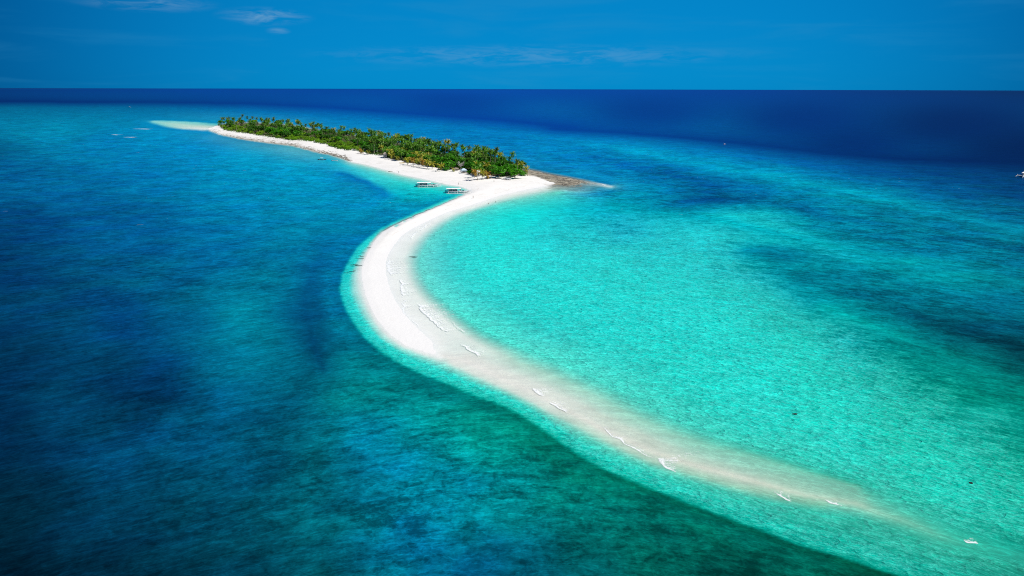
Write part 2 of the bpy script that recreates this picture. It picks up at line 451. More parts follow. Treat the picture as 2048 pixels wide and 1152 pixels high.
# --- the sandbar: seaward drop-off, just outside and just inside it
DROP = [(912, 391), (882, 403), (850, 417), (820, 430), (790, 443), (768, 454), (750, 465), (735, 477), (718, 491), (704, 511), (693, 530), (684, 550), (680, 575), (682, 595), (692, 620), (705, 643), (730, 677), (760, 703), (800, 728), (840, 747), (880, 762), (920, 779), (959, 795), (999, 808), (1039, 829), (1075, 852), (1124, 887), (1174, 921), (1224, 946), (1299, 976), (1374, 1006), (1449, 1034), (1524, 1061), (1599, 1091), (1674, 1111), (1749, 1136), (1804, 1153), (1950, 1200), (2300, 1320)]


def offset(line, d):
    """shift a pixel polyline sideways (d may be one number or one per point)"""
    P = np.array(line, float)
    T = np.gradient(P, axis=0)
    T /= np.linalg.norm(T, axis=1, keepdims=True)
    N = np.stack([-T[:, 1], T[:, 0]], 1)
    return (P - N * np.reshape(d, (-1, 1)) if np.ndim(d) else P - N * d)


n = len(DROP)
tt = np.linspace(0, 1, n)
dist_out = np.interp(tt, [0, .2, .5, .8, 1], [-2, -3.5, -4, -4.5, -5.5])     # outside = negative
def ccols(stops):
    ts, cs = zip(*stops)
    cs = np.array(cs, float)
    return np.stack([np.interp(tt, ts, cs[:, k]) for k in range(3)], 1)
put(offset(DROP, dist_out), ccols([(0, (0, 150, 180)), (.1, (0, 128, 172)), (.22, (0, 108, 156)), (.36, (0, 98, 134)), (.48, (0, 102, 110)), (.65, (0, 112, 102)), (.8, (0, 96, 86)), (1, (0, 64, 60))]), 1, -3, .4, .6)
OUTC = ccols([(0, (0, 150, 180)), (.1, (0, 132, 174)), (.22, (0, 110, 158)), (.36, (0, 96, 134)), (.48, (0, 108, 118)), (.65, (0, 120, 112)), (.8, (0, 106, 98)), (1, (0, 74, 70))])
put(offset(DROP, np.interp(tt, [0, .2, .35, 1], [-4, -11, -17, -22]))[6:], (OUTC + [0, 2, 2])[6:], 1, -3, .55, .6)
put(offset(DROP, np.interp(tt, [0, .2, .35, 1], [-6, -18, -30, -44]))[8:], (OUTC + [0, 3, 2])[8:], 1, -3, .6, .6)
put(offset(DROP, np.interp(tt, [0, .2, .4, 1], [1.5, 2.5, 3.5, 4])), ccols([(0, (40, 205, 200)), (.2, (0, 200, 200)), (.4, (0, 194, 188)), (.6, (0, 188, 172)), (1, (0, 166, 150))]), 1, -1.3, .1, .8)
put(offset(DROP, np.interp(tt, [0, .2, .3, .42, .6, 1], [4, 9, 16, 19, 19, 20])), ccols([(0, (110, 225, 215)), (.2, (0, 220, 214)), (.4, (0, 218, 208)), (.6, (8, 214, 198)), (.8, (4, 198, 180)), (1, (0, 172, 156))]), .96, -.8, .05, 1.0)
# pale inner seaward shallows
put([(765, 460), (742, 486), (728, 508), (714, 528), (706, 550), (708, 580), (720, 606), (738, 640), (762, 672), (800, 697), (850, 718), (900, 738), (960, 765), (1020, 790), (1080, 822), (1130, 853), (1180, 884), (1250, 918), (1330, 950), (1420, 976), (1520, 1003), (1620, 1022), (1720, 1040), (1800, 1066), (1880, 1100), (1980, 1125), (2100, 1150)],
    [(137, 240, 236), (130, 240, 236), (127, 238, 236), (120, 236, 234), (115, 236, 232), (115, 238, 232), (115, 238, 230), (115, 238, 228), (115, 238, 226), (108, 236, 222), (101, 232, 218), (96, 228, 212), (94, 224, 206), (79, 220, 202), (72, 218, 198), (69, 214, 194), (65, 212, 190), (58, 208, 186), (50, 204, 182), (43, 198, 176), (39, 194, 172), (33, 188, 166), (29, 184, 162), (26, 180, 158), (22, 176, 154), (19, 170, 148), (14, 162, 142)],
    [.5] * 10 + [.7] * 6 + [.9] * 11, -.45, .04, .9)
# seaward waterline of the bar
SH_OUT = [(940, 385), (920, 393.5), (890, 406.5), (861, 419), (832, 431), (802, 444), (782, 454), (763, 466), (750, 478), (742, 492), (733, 508), (727, 524), (722, 540), (724, 562), (730, 590), (742, 620), (757, 645), (780, 670), (812, 693), (850, 706), (886, 716)]
put(SH_OUT, (244, 255, 250), .08, 0.0, 0, .2)
# crest of the bar, dry to the far end and awash to the near one
put([(985, 378), (950, 388), (915, 401), (880, 416), (845, 431), (812, 447), (785, 464), (766, 482), (752, 500), (742, 520), (738, 545), (742, 575), (752, 605), (768, 635), (792, 662), (828, 686), (870, 704)],
    (255, 254, 252), .0, [1.2, 1.1, 1.0, .9, .8, .7, .55, .4, .26, .18, .13, .11, .10, .09, .07, .05, .02], 0, .1)
put([(886, 712), (930, 722), (951, 732), (1002, 757), (1054, 780), (1105, 806), (1156, 832), (1208, 860), (1259, 884), (1310, 906), (1378, 928), (1481, 955), (1549, 974), (1607, 990), (1714, 1008), (1754, 1025), (1821, 1046), (1875, 1070), (1909, 1083), (1982, 1096), (2060, 1112)],
    [(236, 236, 230), (234, 234, 228), (232, 232, 226), (230, 232, 224), (226, 230, 220), (224, 228, 218), (226, 232, 222), (226, 230, 220), (224, 230, 218), (220, 228, 214), (214, 224, 208), (210, 222, 206), (206, 220, 204), (194, 216, 198), (174, 210, 190), (140, 206, 184), (112, 202, 178), (86, 198, 174), (60, 192, 168), (30, 184, 162), (14, 174, 156)],
    [.3] * 6 + [.5] * 6 + [.85] * 9, -.12, .02, .4)
# beige flats either side of that crest
put([(930, 708), (1000, 740), (1080, 772), (1150, 806), (1215, 838), (1290, 874), (1370, 908), (1480, 938), (1560, 955), (1640, 975), (1730, 998)],
    [(228, 234, 228), (222, 232, 224), (214, 230, 220), (208, 228, 216), (204, 226, 212), (202, 224, 210), (186, 220, 204), (164, 214, 196), (150, 212, 190), (130, 204, 182), (110, 198, 174)], [.4] * 4 + [.7] * 7, -.2, .03, .6)
put([(900, 724), (960, 752), (1030, 784), (1100, 820), (1160, 852), (1230, 888), (1300, 920), (1380, 945), (1480, 975), (1560, 993), (1650, 1010)],
    [(226, 236, 228), (214, 232, 222), (208, 230, 218), (196, 226, 212), (190, 224, 208), (184, 220, 202), (176, 216, 196), (160, 212, 190), (150, 208, 184), (136, 204, 178), (116, 198, 170)], [.4] * 4 + [.75] * 7, -.25, .03, .6)
# wet flats on the lagoon side, then mint, then turquoise
WET = [(1108, 369), (1075, 375), (1040, 382), (1000, 391), (964, 403), (927, 415), (892, 425), (868, 436), (846, 446), (820, 459), (800, 472), (784, 490), (772, 512), (768, 540), (774, 570), (786, 600), (806, 632), (832, 660), (870, 688)]
put(WET, (246, 251, 249), .03, [0, 0, 0, 0, 0, 0, 0, 0, 0, 0, .02, .03, .02, .02, .02, .02, .02, .02, .0], 0, .2)
put([(1105, 374), (1060, 383), (1020, 391), (985, 401), (950, 413), (912, 424), (885, 436), (862, 450), (838, 468), (818, 490), (806, 514), (808, 545), (820, 572), (838, 598), (866, 622), (896, 646), (930, 676), (985, 704), (1040, 728), (1100, 752), (1180, 790), (1260, 832), (1340, 868), (1420, 895), (1520, 918), (1620, 948), (1720, 975)],
    [(188, 232, 214), (196, 236, 222), (196, 238, 224), (200, 238, 226), (204, 240, 230), (206, 240, 230), (206, 238, 230), (206, 236, 230), (204, 236, 230), (200, 234, 226), (198, 234, 226), (196, 234, 224), (194, 234, 224), (194, 234, 222), (192, 232, 220), (192, 232, 220), (186, 232, 218), (180, 230, 214), (176, 230, 212), (170, 228, 210), (158, 226, 206), (150, 224, 202), (140, 220, 198), (120, 216, 192), (100, 210, 184), (84, 202, 176), (70, 194, 168)],
    [.15] * 17 + [.3] + [.65] * 9, -.3, .03, .5)
put([(1120, 384), (1060, 396), (1010, 406), (960, 421), (925, 434), (895, 450), (868, 472), (848, 500), (840, 526), (848, 552), (866, 578), (892, 602), (930, 634), (985, 668), (1050, 698), (1120, 724), (1210, 766), (1300, 812), (1390, 852), (1480, 882), (1570, 912), (1660, 940), (1760, 972), (1860, 1012), (1960, 1050), (2060, 1088)],
    [(96, 216, 196), (110, 226, 210), (96, 226, 212), (84, 226, 212), (84, 228, 214), (90, 228, 216), (96, 228, 216), (96, 228, 216), (96, 228, 216), (96, 228, 214), (90, 228, 214), (80, 228, 212), (70, 226, 208), (64, 224, 206), (70, 222, 204), (66, 220, 202), (64, 216, 198), (60, 212, 194), (54, 208, 190), (48, 204, 184), (40, 198, 178), (34, 192, 172), (30, 188, 166), (26, 182, 160), (20, 174, 154), (16, 166, 146)],
    [.88] * 10 + [1.0] * 16, -.8, .05, 1.0)
# --- the island: waterline on the near side, from the notch by the boats to the far tip
SH_ISL = [(940, 381), (917, 372), (890, 368), (861, 361), (832, 355), (803, 348.5), (781, 342.5), (751, 334), (722, 327), (700, 323), (688, 317.5), (672, 313), (659, 309), (640, 306), (619, 300.5), (587, 291.5), (556, 288), (509, 282), (478, 277), (439, 268.5), (416, 259)]
put(SH_ISL, (210, 236, 228), .15, 0, 0, .2)
isl_n = len(SH_ISL)
put(offset(SH_ISL, [3, 4, 5, 5, 6, 6, 6, 6, 5, 4, 3, 2.5, 2, 2, 2, 2, 2, 2, 2, 2, 2]),
    [(90, 220, 210), (90, 220, 210), (100, 222, 212), (110, 222, 212), (120, 220, 210), (120, 220, 210), (120, 220, 210), (124, 218, 210), (130, 214, 208), (130, 205, 205), (90, 190, 200), (80, 180, 196), (60, 172, 192), (50, 165, 190), (60, 165, 190), (70, 175, 190), (50, 150, 180), (30, 140, 180), (20, 140, 185), (20, 140, 188), (40, 150, 190)], .85, -.6, .1, .3)
put([(925, 390), (900, 391), (870, 383), (840, 377), (812, 370), (785, 362), (758, 352), (730, 343), (702, 336), (680, 328), (655, 320)],
    [(0, 196, 198), (0, 192, 198), (10, 200, 200), (20, 204, 202), (30, 204, 202), (50, 206, 204), (60, 204, 204), (64, 198, 204), (50, 190, 204), (30, 176, 200), (10, 160, 200)], 1, -1.5, .15, .3)
put([(772, 393), (766, 382), (744, 373), (735, 364), (712, 359), (700, 351), (676, 346)], [(0, 126, 182), (0, 120, 178), (0, 116, 176), (0, 112, 174), (0, 108, 170), (0, 108, 172), (0, 120, 184)], 1, -3, .3, .3)
put([(806, 391), (782, 380), (776, 370), (748, 362), (734, 353), (706, 346)], [(0, 172, 190), (20, 184, 196), (34, 194, 202), (40, 196, 204), (40, 190, 204), (30, 180, 204)], 1, -2, .3, .3)
for p, c in (((810, 400), (0, 160, 186)), ((850, 398), (0, 166, 188)), ((850, 412), (0, 150, 180)), ((800, 420), (0, 138, 178)), ((760, 430), (0, 130, 176)), ((740, 400), (0, 126, 180)), ((830, 388), (0, 186, 192)), ((885, 398), (0, 176, 188)), ((760, 450), (0, 118, 166))):
    put([p], c, 1, -2, .6, .4)
# far sand spit and its pale shoal
put([(303, 243), (337, 252), (365, 256), (395, 257), (416, 258.5)], [(120, 205, 205), (150, 220, 212), (190, 232, 222), (220, 236, 228), (220, 236, 230)], [1, .8, .5, .2, .1], [-.6, -.3, -.1, 0, 0], .05, .1)
put([(306, 242.5), (345, 248), (380, 252), (415, 254), (438, 256)], [(140, 215, 212), (176, 226, 212), (196, 230, 212), (206, 230, 212), (200, 228, 210)], [.9, .8, .75, .7, .5], [-.4, -.3, -.2, -.1, .1], .05, .1)
put([(310, 241.3), (354, 243.4), (400, 246), (438, 249)], [(90, 190, 200), (140, 210, 202), (120, 206, 200), (70, 180, 190)], 1, -.8, .1, .2)
put([(300, 240), (354, 241), (400, 243.4), (440, 246)], [(0, 124, 176), (0, 128, 176), (0, 132, 178), (0, 132, 180)], 1, -3, .3, .2)
put([(290, 245), (330, 256), (360, 260), (395, 262), (420, 266)], [(0, 134, 186), (0, 128, 184), (0, 132, 188), (0, 134, 190), (0, 138, 192)], 1, -3, .2, .2)
# land heights behind the beach
put([(432, 258), (470, 268), (510, 274), (560, 281), (620, 289), (660, 299), (700, 310), (740, 318), (790, 331), (830, 342), (870, 350), (920, 358), (960, 366), (1010, 366), (1060, 361), (1095, 364)], (230, 235, 230), 0, [.8, 1.2, 1.5, 1.5, 1.5, 1.5, 1.5, 1.5, 1.5, 1.5, 1.5, 1.4, 1.2, 1.1, 1.0, .6], 0, .1)
put([(440, 253), (500, 254), (600, 264), (700, 284), (800, 300), (900, 322), (1000, 344), (1050, 350)], (200, 220, 220), 0, 2.2, 0, .1)
BACK = [(440, 249.5), (500, 246), (560, 249), (600, 254), (630, 260), (700, 270), (760, 280), (800, 287), (850, 300), (900, 310), (950, 318), (1000, 330), (1030, 336), (1061, 340)]
put(BACK, (200, 225, 220), .1, 0, 0, .1)
put(offset(BACK, 5.0), (0, 132, 184), 1, -3, .5, .3)
# rocky flat at the right tip
ROCK_TOP = [(1061, 340), (1080, 344), (1099, 348.5), (1122, 352.5), (1145, 357), (1170, 362), (1192, 367), (1222, 373.5)]
put(ROCK_TOP, (210, 228, 226), [.1, .1, .1, .1, .1, .2, .5, .9], [0, 0, 0, 0, 0, 0, -.1, -.5], 0, .2, 1)
put(offset(ROCK_TOP, 4.5), [(0, 118, 170)] * 8, 1, -2.5, .5, .3)
put([(1061, 346), (1085, 353), (1110, 360), (1135, 364), (1155, 367)], (190, 200, 190), [0, 0, 0, .1, .3], [.6, .6, .45, .3, .1], .1, .1, 1)
put([(1112, 370), (1140, 373), (1160, 372), (1185, 374), (1205, 376)], [(150, 176, 170), (150, 174, 166), (120, 170, 180), (90, 160, 180), (50, 150, 180)], [.2, .3, .6, .8, .95], [0, -.05, -.15, -.3, -.6], .6, .2, 1)
put([(1130, 384), (1165, 389), (1195, 388), (1225, 382)], [(90, 190, 190), (50, 160, 180), (20, 140, 176), (0, 140, 178)], 1, -1, .8, .3, 0)
put([(1120, 379), (1150, 381), (1180, 382)], [(150, 200, 196), (120, 176, 184), (80, 158, 180)], [.8, .85, .95], -.4, .6, .3, .4)
# rock mask elsewhere: brown beach rock on the near shore of the far half
put(SH_ISL[9:], None, None, None, None, None, [.1, .35, .5, .45, .5, .45, .45, .5, .45, .5, .35, .2])
put(offset(SH_ISL[9:], -3.0), None, None, None, None, None, [.0, .15, .22, .2, .22, .28, .28, .3, .28, .3, .2, .1])
put(offset(SH_ISL[:9], -2.0), None, None, None, None, None, [0, 0, .15, .0, .0, 0, .15, .1, .2])
put([(700, 311), (660, 302), (620, 290), (560, 281), (510, 275), (470, 270)], None, None, None, None, None, [0, .0, .15, .25, .2, .1])
put([(820, 345), (900, 355), (985, 372), (1050, 363), (1095, 365), (1108, 367.5)], None, None, None, None, None, [0, 0, 0, 0, .05, .2])
put([(1000, 395), (880, 420), (780, 470), (740, 560), (830, 690), (1200, 860), (1700, 1010)], None, None, None, None, None, 0)
put([(1061, 356), (1085, 362.5), (1105, 367)], None, None, None, None, None, [.0, .1, .2])
put([(300, 245), (420, 255)], None, None, None, None, None, 0)


def idw_guess(val, msk):
    """inverse-distance guess from the colour constraints; holds the solution to them far from any line"""
    on = msk[..., 0] > 0
    rr, cc = np.nonzero(on)
    keep = np.unique(np.stack([rr // 5, cc // 5], 1), axis=0, return_index=True)[1]
    rr, cc = rr[keep], cc[keep]
    GI = [0, 1, 2, 5, 6, 3, 4]
    v = val[rr, cc][:, GI]
    wt = np.full(len(rr), 0.06, np.float32)
    rr = np.concatenate([rr, [np.interp(g[1], YR, np.arange(NR)) for g in GUIDE]])
    cc = np.concatenate([cc, [np.interp(g[0], XC, np.arange(NC)) for g in GUIDE]])
    v = np.concatenate([v, np.array([[*g[2], g[3], g[4], g[5], g[6]] for g in GUIDE], np.float32)])
    wt = np.concatenate([wt, np.full(len(GUIDE), 6.0, np.float32)])
    st = 4
    gr, gc = np.arange(0, NR + st, st), np.arange(0, NC + st, st)
    out = np.zeros((len(gr), len(gc), 7), np.float32)
    for i, r_ in enumerate(gr):
        d2 = (gc[:, None] - cc[None]) ** 2 + ((r_ - rr)[None] * 1.15) ** 2 + 4.0
        w = wt[None] / (d2 + 30.0) ** 1.9
        out[i] = (w @ v) / w.sum(1, keepdims=True)
    for it in range(5):
        p = np.pad(out, ((1, 1), (1, 1), (0, 0)), 'edge')
        out = 0.2 * (out + p[:-2, 1:-1] + p[2:, 1:-1] + p[1:-1, :-2] + p[1:-1, 2:])
    r = np.arange(NR) / st; c = np.arange(NC) / st
    r0 = np.floor(r).astype(int); c0 = np.floor(c).astype(int)
    fr = (r - r0)[:, None, None]; fc = (c - c0)[None, :, None]
    a = out[r0][:, c0] * (1 - fc) + out[r0][:, c0 + 1] * fc
    b_ = out[r0 + 1][:, c0] * (1 - fc) + out[r0 + 1][:, c0 + 1] * fc
    g5 = a * (1 - fr) + b_ * fr
    g = np.zeros((NR, NC, CH), np.float32)
    g[..., GI] = g5
    lam = np.zeros((NR, NC, CH), np.float32)
    lam[..., [0, 1, 2, 5, 6]] = 0.008
    near = (msk[..., 4] > 0).astype(np.float32)       # depth is held by its lines close to the land
    for it in range(14):
        p = np.pad(near, 1)
        near = np.maximum.reduce([p[1:-1, 1:-1], p[:-2, 1:-1], p[2:, 1:-1], p[1:-1, :-2], p[1:-1, 2:]])
    lam[..., [3, 4]] = (0.02 * (1 - near))[..., None]
    return g, lam


def solve(val, msk, guess, lam):
    """smooth interpolation between the constraints (diffusion curves), coarse to fine"""
    levels = [(val * msk, msk)]
    while min(levels[-1][1].shape[:2]) > 8:
        v, m = levels[-1]
        a, c = v.shape[:2]
        a2, c2 = (a + 1) // 2 * 2, (c + 1) // 2 * 2
        vp = np.zeros((a2, c2, CH), np.float32); mp_ = np.zeros_like(vp)
        vp[:a, :c] = v; mp_[:a, :c] = m
        s4 = lambda q: q[0::2, 0::2] + q[1::2, 0::2] + q[0::2, 1::2] + q[1::2, 1::2]
        sv, sm = s4(vp), s4(mp_)
        on = (sm > 0).astype(np.float32)
        levels.append((np.where(sm > 0, sv / np.maximum(sm, 1), 0).astype(np.float32), on))
    cur = None
    for li in range(len(levels) - 1, -1, -1):
        v, m = levels[li]
        a, c = v.shape[:2]
        if cur is None:
            mean = (v * m).sum((0, 1)) / np.maximum(m.sum((0, 1)), 1)
            cur = np.broadcast_to(mean, v.shape).astype(np.float32).copy()
        else:
            cur = np.repeat(np.repeat(cur, 2, 0), 2, 1)[:a, :c].copy()
        on = m > 0
        cur[on] = v[on]
        for it in range(50 if li > 1 else 28):
            p = np.pad(cur, ((1, 1), (1, 1), (0, 0)), 'edge')
            new = 0.25 * (p[:-2, 1:-1] + p[2:, 1:-1] + p[1:-1, :-2] + p[1:-1, 2:])
            lm = np.minimum(lam[::2 ** li, ::2 ** li][:a, :c] * 4.0 ** li, 0.5)
            new = new * (1 - lm) + guess[::2 ** li, ::2 ** li][:a, :c] * lm
            new[on] = v[on]
            cur = new
    for it in range(1):      # take the kinks off the constraint lines
        p = np.pad(cur, ((1, 1), (1, 1), (0, 0)), 'edge')
        cur = 0.5 * cur + 0.125 * (p[:-2, 1:-1] + p[2:, 1:-1] + p[1:-1, :-2] + p[1:-1, 2:])
    return cur


FLD = solve(VAL, MSK, *idw_guess(VAL, MSK))
GX, GY = np.meshgrid(XC, YR)
# the top row lies 80 km away, whatever the roll of the camera
DIRS = px_dir(GX, GY)
horiz = np.sqrt(DIRS[..., 0] ** 2 + DIRS[..., 1] ** 2)
slope = np.minimum(DIRS[..., 2] / horiz, -CAM_H / 90000.0)
rad = CAM_H / -slope
PX_ = DIRS[..., 0] / horiz * rad
PY_ = DIRS[..., 1] / horiz * rad


def ground(px, py, ch=4):
    r = np.interp(py, YR, np.arange(NR)); c = np.interp(px, XC, np.arange(NC))
    r0, c0 = int(min(r, NR - 2)), int(min(c, NC - 2))
    fr, fc = r - r0, c - c0
    q = FLD[r0:r0 + 2, c0:c0 + 2, ch]
    return float((q[0, 0] * (1 - fc) + q[0, 1] * fc) * (1 - fr) + (q[1, 0] * (1 - fc) + q[1, 1] * fc) * fr)


def zat(x, y):
    px, py = to_px((x, y, 0.0))
    return max(0.0, ground(px, py))


def grid_mesh(name, Z, cellmask, attrs, mat):
    idx = np.arange(NR * NC).reshape(NR, NC)
    q = np.stack([idx[1:, :-1], idx[1:, 1:], idx[:-1, 1:], idx[:-1, :-1]], -1).reshape(-1, 4)
    if cellmask is not None: q = q[cellmask.reshape(-1)]
    used = np.unique(q)
    remap = np.full(NR * NC, -1, np.int64); remap[used] = np.arange(len(used))
    q = remap[q].astype(np.int32)
    co = np.stack([PX_, PY_, Z], -1).reshape(-1, 3)[used].astype(np.float32)
    m = bpy.data.meshes.new(name)
    m.vertices.add(len(co)); m.vertices.foreach_set('co', co.ravel())
    m.loops.add(q.size); m.loops.foreach_set('vertex_index', q.ravel())
    m.polygons.add(len(q))
    m.polygons.foreach_set('loop_start', np.arange(0, q.size, 4, dtype=np.int32))
    m.update(calc_edges=True)
    m.validate()
    for an, arr in attrs.items():
        a = m.attributes.new(an, 'FLOAT_COLOR', 'POINT')
        d = np.ones((len(used), 4), np.float32)
        d[:, :3] = arr.reshape(-1, 3)[used]
        a.data.foreach_set('color', d.ravel())
    m.shade_smooth()
    m.materials.append(mat)
    return m


# ------------------------------------------------------------------ materials of the setting
def water_material():
    m = bpy.data.materials.new('sea_water')
    m.use_nodes = True
    t = m.node_tree
    t.nodes.clear()
    q = NB(t)
    col = q.n('ShaderNodeAttribute', attribute_name='wcol').outputs['Color']
    par = q.n('ShaderNodeSeparateColor', i_0=q.n('ShaderNodeAttribute', attribute_name='wpar').outputs['Color'])
    al, pa, ri = par.outputs[0], par.outputs[1], par.outputs[2]
    P = q.n('ShaderNodeNewGeometry').outputs['Position']
    # reef, sand and seagrass patches on the bottom, seen through the water
    def aniso(ang, lx, ly):
        return q.mapping(q.mapping(P, -ang), 0.0, (1 / lx, 1 / ly, 1))
    S1 = lambda v, a, c_: q.rng(v, a, c_, -1, 1)
    # wave coordinates: crests bend round the shoals to either side of the bar
    sp = q.n('ShaderNodeSeparateXYZ', i_0=P)
    bend = q.math('MULTIPLY', q.math('SQRT', q.math('ADD', q.math('MULTIPLY', sp.outputs[0], sp.outputs[0]), 3600.0)), 0.6)
    PW = q.n('ShaderNodeCombineXYZ', i_0=sp.outputs[0], i_1=q.math('ADD', sp.outputs[1], bend), i_2=0.0).outputs[0]

    def waves(ang, lx, ly, detail, rough, dist):
        v = q.mapping(q.mapping(PW, -ang), 0.0, (1 / lx, 1 / ly, 1))
        return q.noise(v, 1.0, detail, rough, dist)

    def ridge(n_, pw):
        return q.math('POWER', q.math('SUBTRACT', 1.0, q.math('ABSOLUTE', q.math('MULTIPLY', q.math('SUBTRACT', n_, 0.5), 13.0)), clamp=True), pw)
    big = S1(q.noise(aniso(R(-72), 95, 38), 1.0, 10, 0.62, 0.5), 0.36, 0.64)
    mid = S1(q.noise(aniso(R(-5), 20, 14), 1.0, 8, 0.68, 0.3), 0.38, 0.62)
    med = S1(q.noise(P, 1 / 4.2, 6, 0.62, 0.9), 0.37, 0.63)
    sml = S1(q.noise(P, 1 / 1.1, 4, 0.6, 0.8), 0.38, 0.62)
    stk = S1(waves(R(4), 9.0, 2.6, 7, 0.70, 0.35), 0.38, 0.62)
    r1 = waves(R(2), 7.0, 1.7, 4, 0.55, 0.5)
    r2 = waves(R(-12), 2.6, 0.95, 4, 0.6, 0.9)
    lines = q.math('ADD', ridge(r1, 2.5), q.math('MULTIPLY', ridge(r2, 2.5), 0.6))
    mod = q.math('ADD', q.math('MULTIPLY', big, 0.22), q.math('MULTIPLY', mid, 0.32))
    mod = q.math('ADD', mod, q.math('MULTIPLY', med, 0.28))
    mod = q.math('ADD', mod, q.math('MULTIPLY', sml, 0.20))
    mod = q.math('MULTIPLY', mod, pa)
    mod = q.math('ADD', mod, q.math('MULTIPLY', stk, q.math('ADD', 0.07, q.math('MULTIPLY', pa, 0.24))))  # wave shading painted into the colour as streaks
    mod = q.math('ADD', mod, q.math('MULTIPLY', q.math('ADD', sml, med), q.math('MULTIPLY', 0.04, ri)))  # speckle in the colour that stands in for caustic light
    mod = q.math('ADD', 1.0, mod)
    mod = q.math('MAXIMUM', mod, 0.5)
    c = q.vmath('SCALE', col, mod)
    # sky light on the wave crests, painted into the colour as paler lines
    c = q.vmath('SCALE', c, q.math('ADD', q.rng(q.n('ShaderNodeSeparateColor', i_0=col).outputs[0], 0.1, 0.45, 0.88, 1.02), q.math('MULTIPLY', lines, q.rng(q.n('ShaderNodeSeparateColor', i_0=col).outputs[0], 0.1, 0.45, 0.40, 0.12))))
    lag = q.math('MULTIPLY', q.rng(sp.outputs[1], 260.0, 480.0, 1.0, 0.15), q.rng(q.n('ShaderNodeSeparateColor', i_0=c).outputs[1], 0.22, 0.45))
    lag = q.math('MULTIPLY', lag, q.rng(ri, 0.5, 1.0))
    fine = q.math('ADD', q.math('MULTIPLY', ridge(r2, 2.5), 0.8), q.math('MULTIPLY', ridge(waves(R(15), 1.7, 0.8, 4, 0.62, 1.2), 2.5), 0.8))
    c = q.mix(q.math('MULTIPLY', fine, q.math('MULTIPLY', lag, 0.20)), c, (0.28, 0.88, 0.84, 1))  # lagoon sparkle and caustic net painted as pale lines in the water colour
    # a slight drift of hue between patches
    hue = q.rng(q.noise(P, 1 / 24.0, 5, 0.6), 0.35, 0.65, 0.0, 1.0)
    hs = q.n('ShaderNodeHueSaturation', i_Hue=q.math('ADD', 0.5, q.math('MULTIPLY', q.math('SUBTRACT', hue, 0.5), q.math('MULTIPLY', pa, 0.035))))
    q.put(hs, 'Color', c)
    c = hs.outputs[0]
    # small whitecaps and flecks of foam, long across the wind
    wc = waves(R(0), 5.0, 2.2, 3, 0.6, 0.2)
    wm = q.noise(P, 1 / 45.0, 3, 0.6)
    thr = q.rng(wm, 0.35, 0.7, 0.80, 0.71)
    cap = q.math('MULTIPLY', q.math('GREATER_THAN', wc, thr), q.math('MULTIPLY', q.math('MULTIPLY', q.rng(sp.outputs[1], 260.0, 420.0), q.math('MULTIPLY', q.rng(pa, 0.25, 0.6), q.math('GREATER_THAN', al, 0.95))), 0.55))
    c = q.mix(cap, c, (0.55, 0.72, 0.74, 1))
    # waves
    w1 = waves(R(4), 8.0, 2.6, 4, 0.55, 0.3)
    w2 = waves(R(-14), 2.4, 0.9, 5, 0.6, 0.5)
    vo = q.n('ShaderNodeTexVoronoi', feature='SMOOTH_F1', i_Scale=1.0)
    q.put(vo, 'Vector', q.vmath('ADD', aniso(R(-16), 2.3, 1.1), q.vmath('SCALE', q.n('ShaderNodeTexNoise', i_Vector=P, i_Scale=0.5, i_Detail=3).outputs[1], 1.6)))
    vo.inputs['Smoothness'].default_value = 0.25
    net = q.math('POWER', vo.outputs['Distance'], 2.0)
    hgt = q.math('ADD', q.math('ADD', q.math('MULTIPLY', w1, 0.9), q.math('MULTIPLY', ridge(r1, 1.6), 0.06)), q.math('ADD', q.math('MULTIPLY', w2, 0.34), q.math('MULTIPLY', q.math('MULTIPLY', net, 0.5), q.rng(ri, 0.6, 1.0))))
    bp = q.n('ShaderNodeBump', i_Strength=q.math('ADD', 0.16, q.math('MULTIPLY', ri, 0.84)), i_Distance=1.0, i_Height=hgt)
    df = q.n('ShaderNodeBsdfDiffuse', i_Normal=bp.outputs[0])
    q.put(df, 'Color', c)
    tr = q.n('ShaderNodeBsdfTransparent')
    q.put(tr, 'Color', (0.985, 1.0, 0.995, 1))
    body = q.n('ShaderNodeMixShader', i_0=al, i_1=tr.outputs[0], i_2=df.outputs[0]).outputs[0]
    bg_ = q.n('ShaderNodeBump', i_Strength=0.22, i_Distance=1.0, i_Height=hgt)
    gl = q.n('ShaderNodeBsdfGlossy', i_Roughness=0.2, i_Normal=bg_.outputs[0])
    gl.inputs['Color'].default_value = (0.5, 0.85, 1, 1)
    fr = q.n('ShaderNodeFresnel', i_IOR=1.33, i_Normal=bg_.outputs[0])
    fac = q.math('MULTIPLY', q.math('MINIMUM', fr.outputs[0], 0.25), 0.38)
    out = q.n('ShaderNodeMixShader', i_0=fac, i_1=body, i_2=gl.outputs[0]).outputs[0]
    q.n('ShaderNodeOutputMaterial', i_Surface=out)
    return m


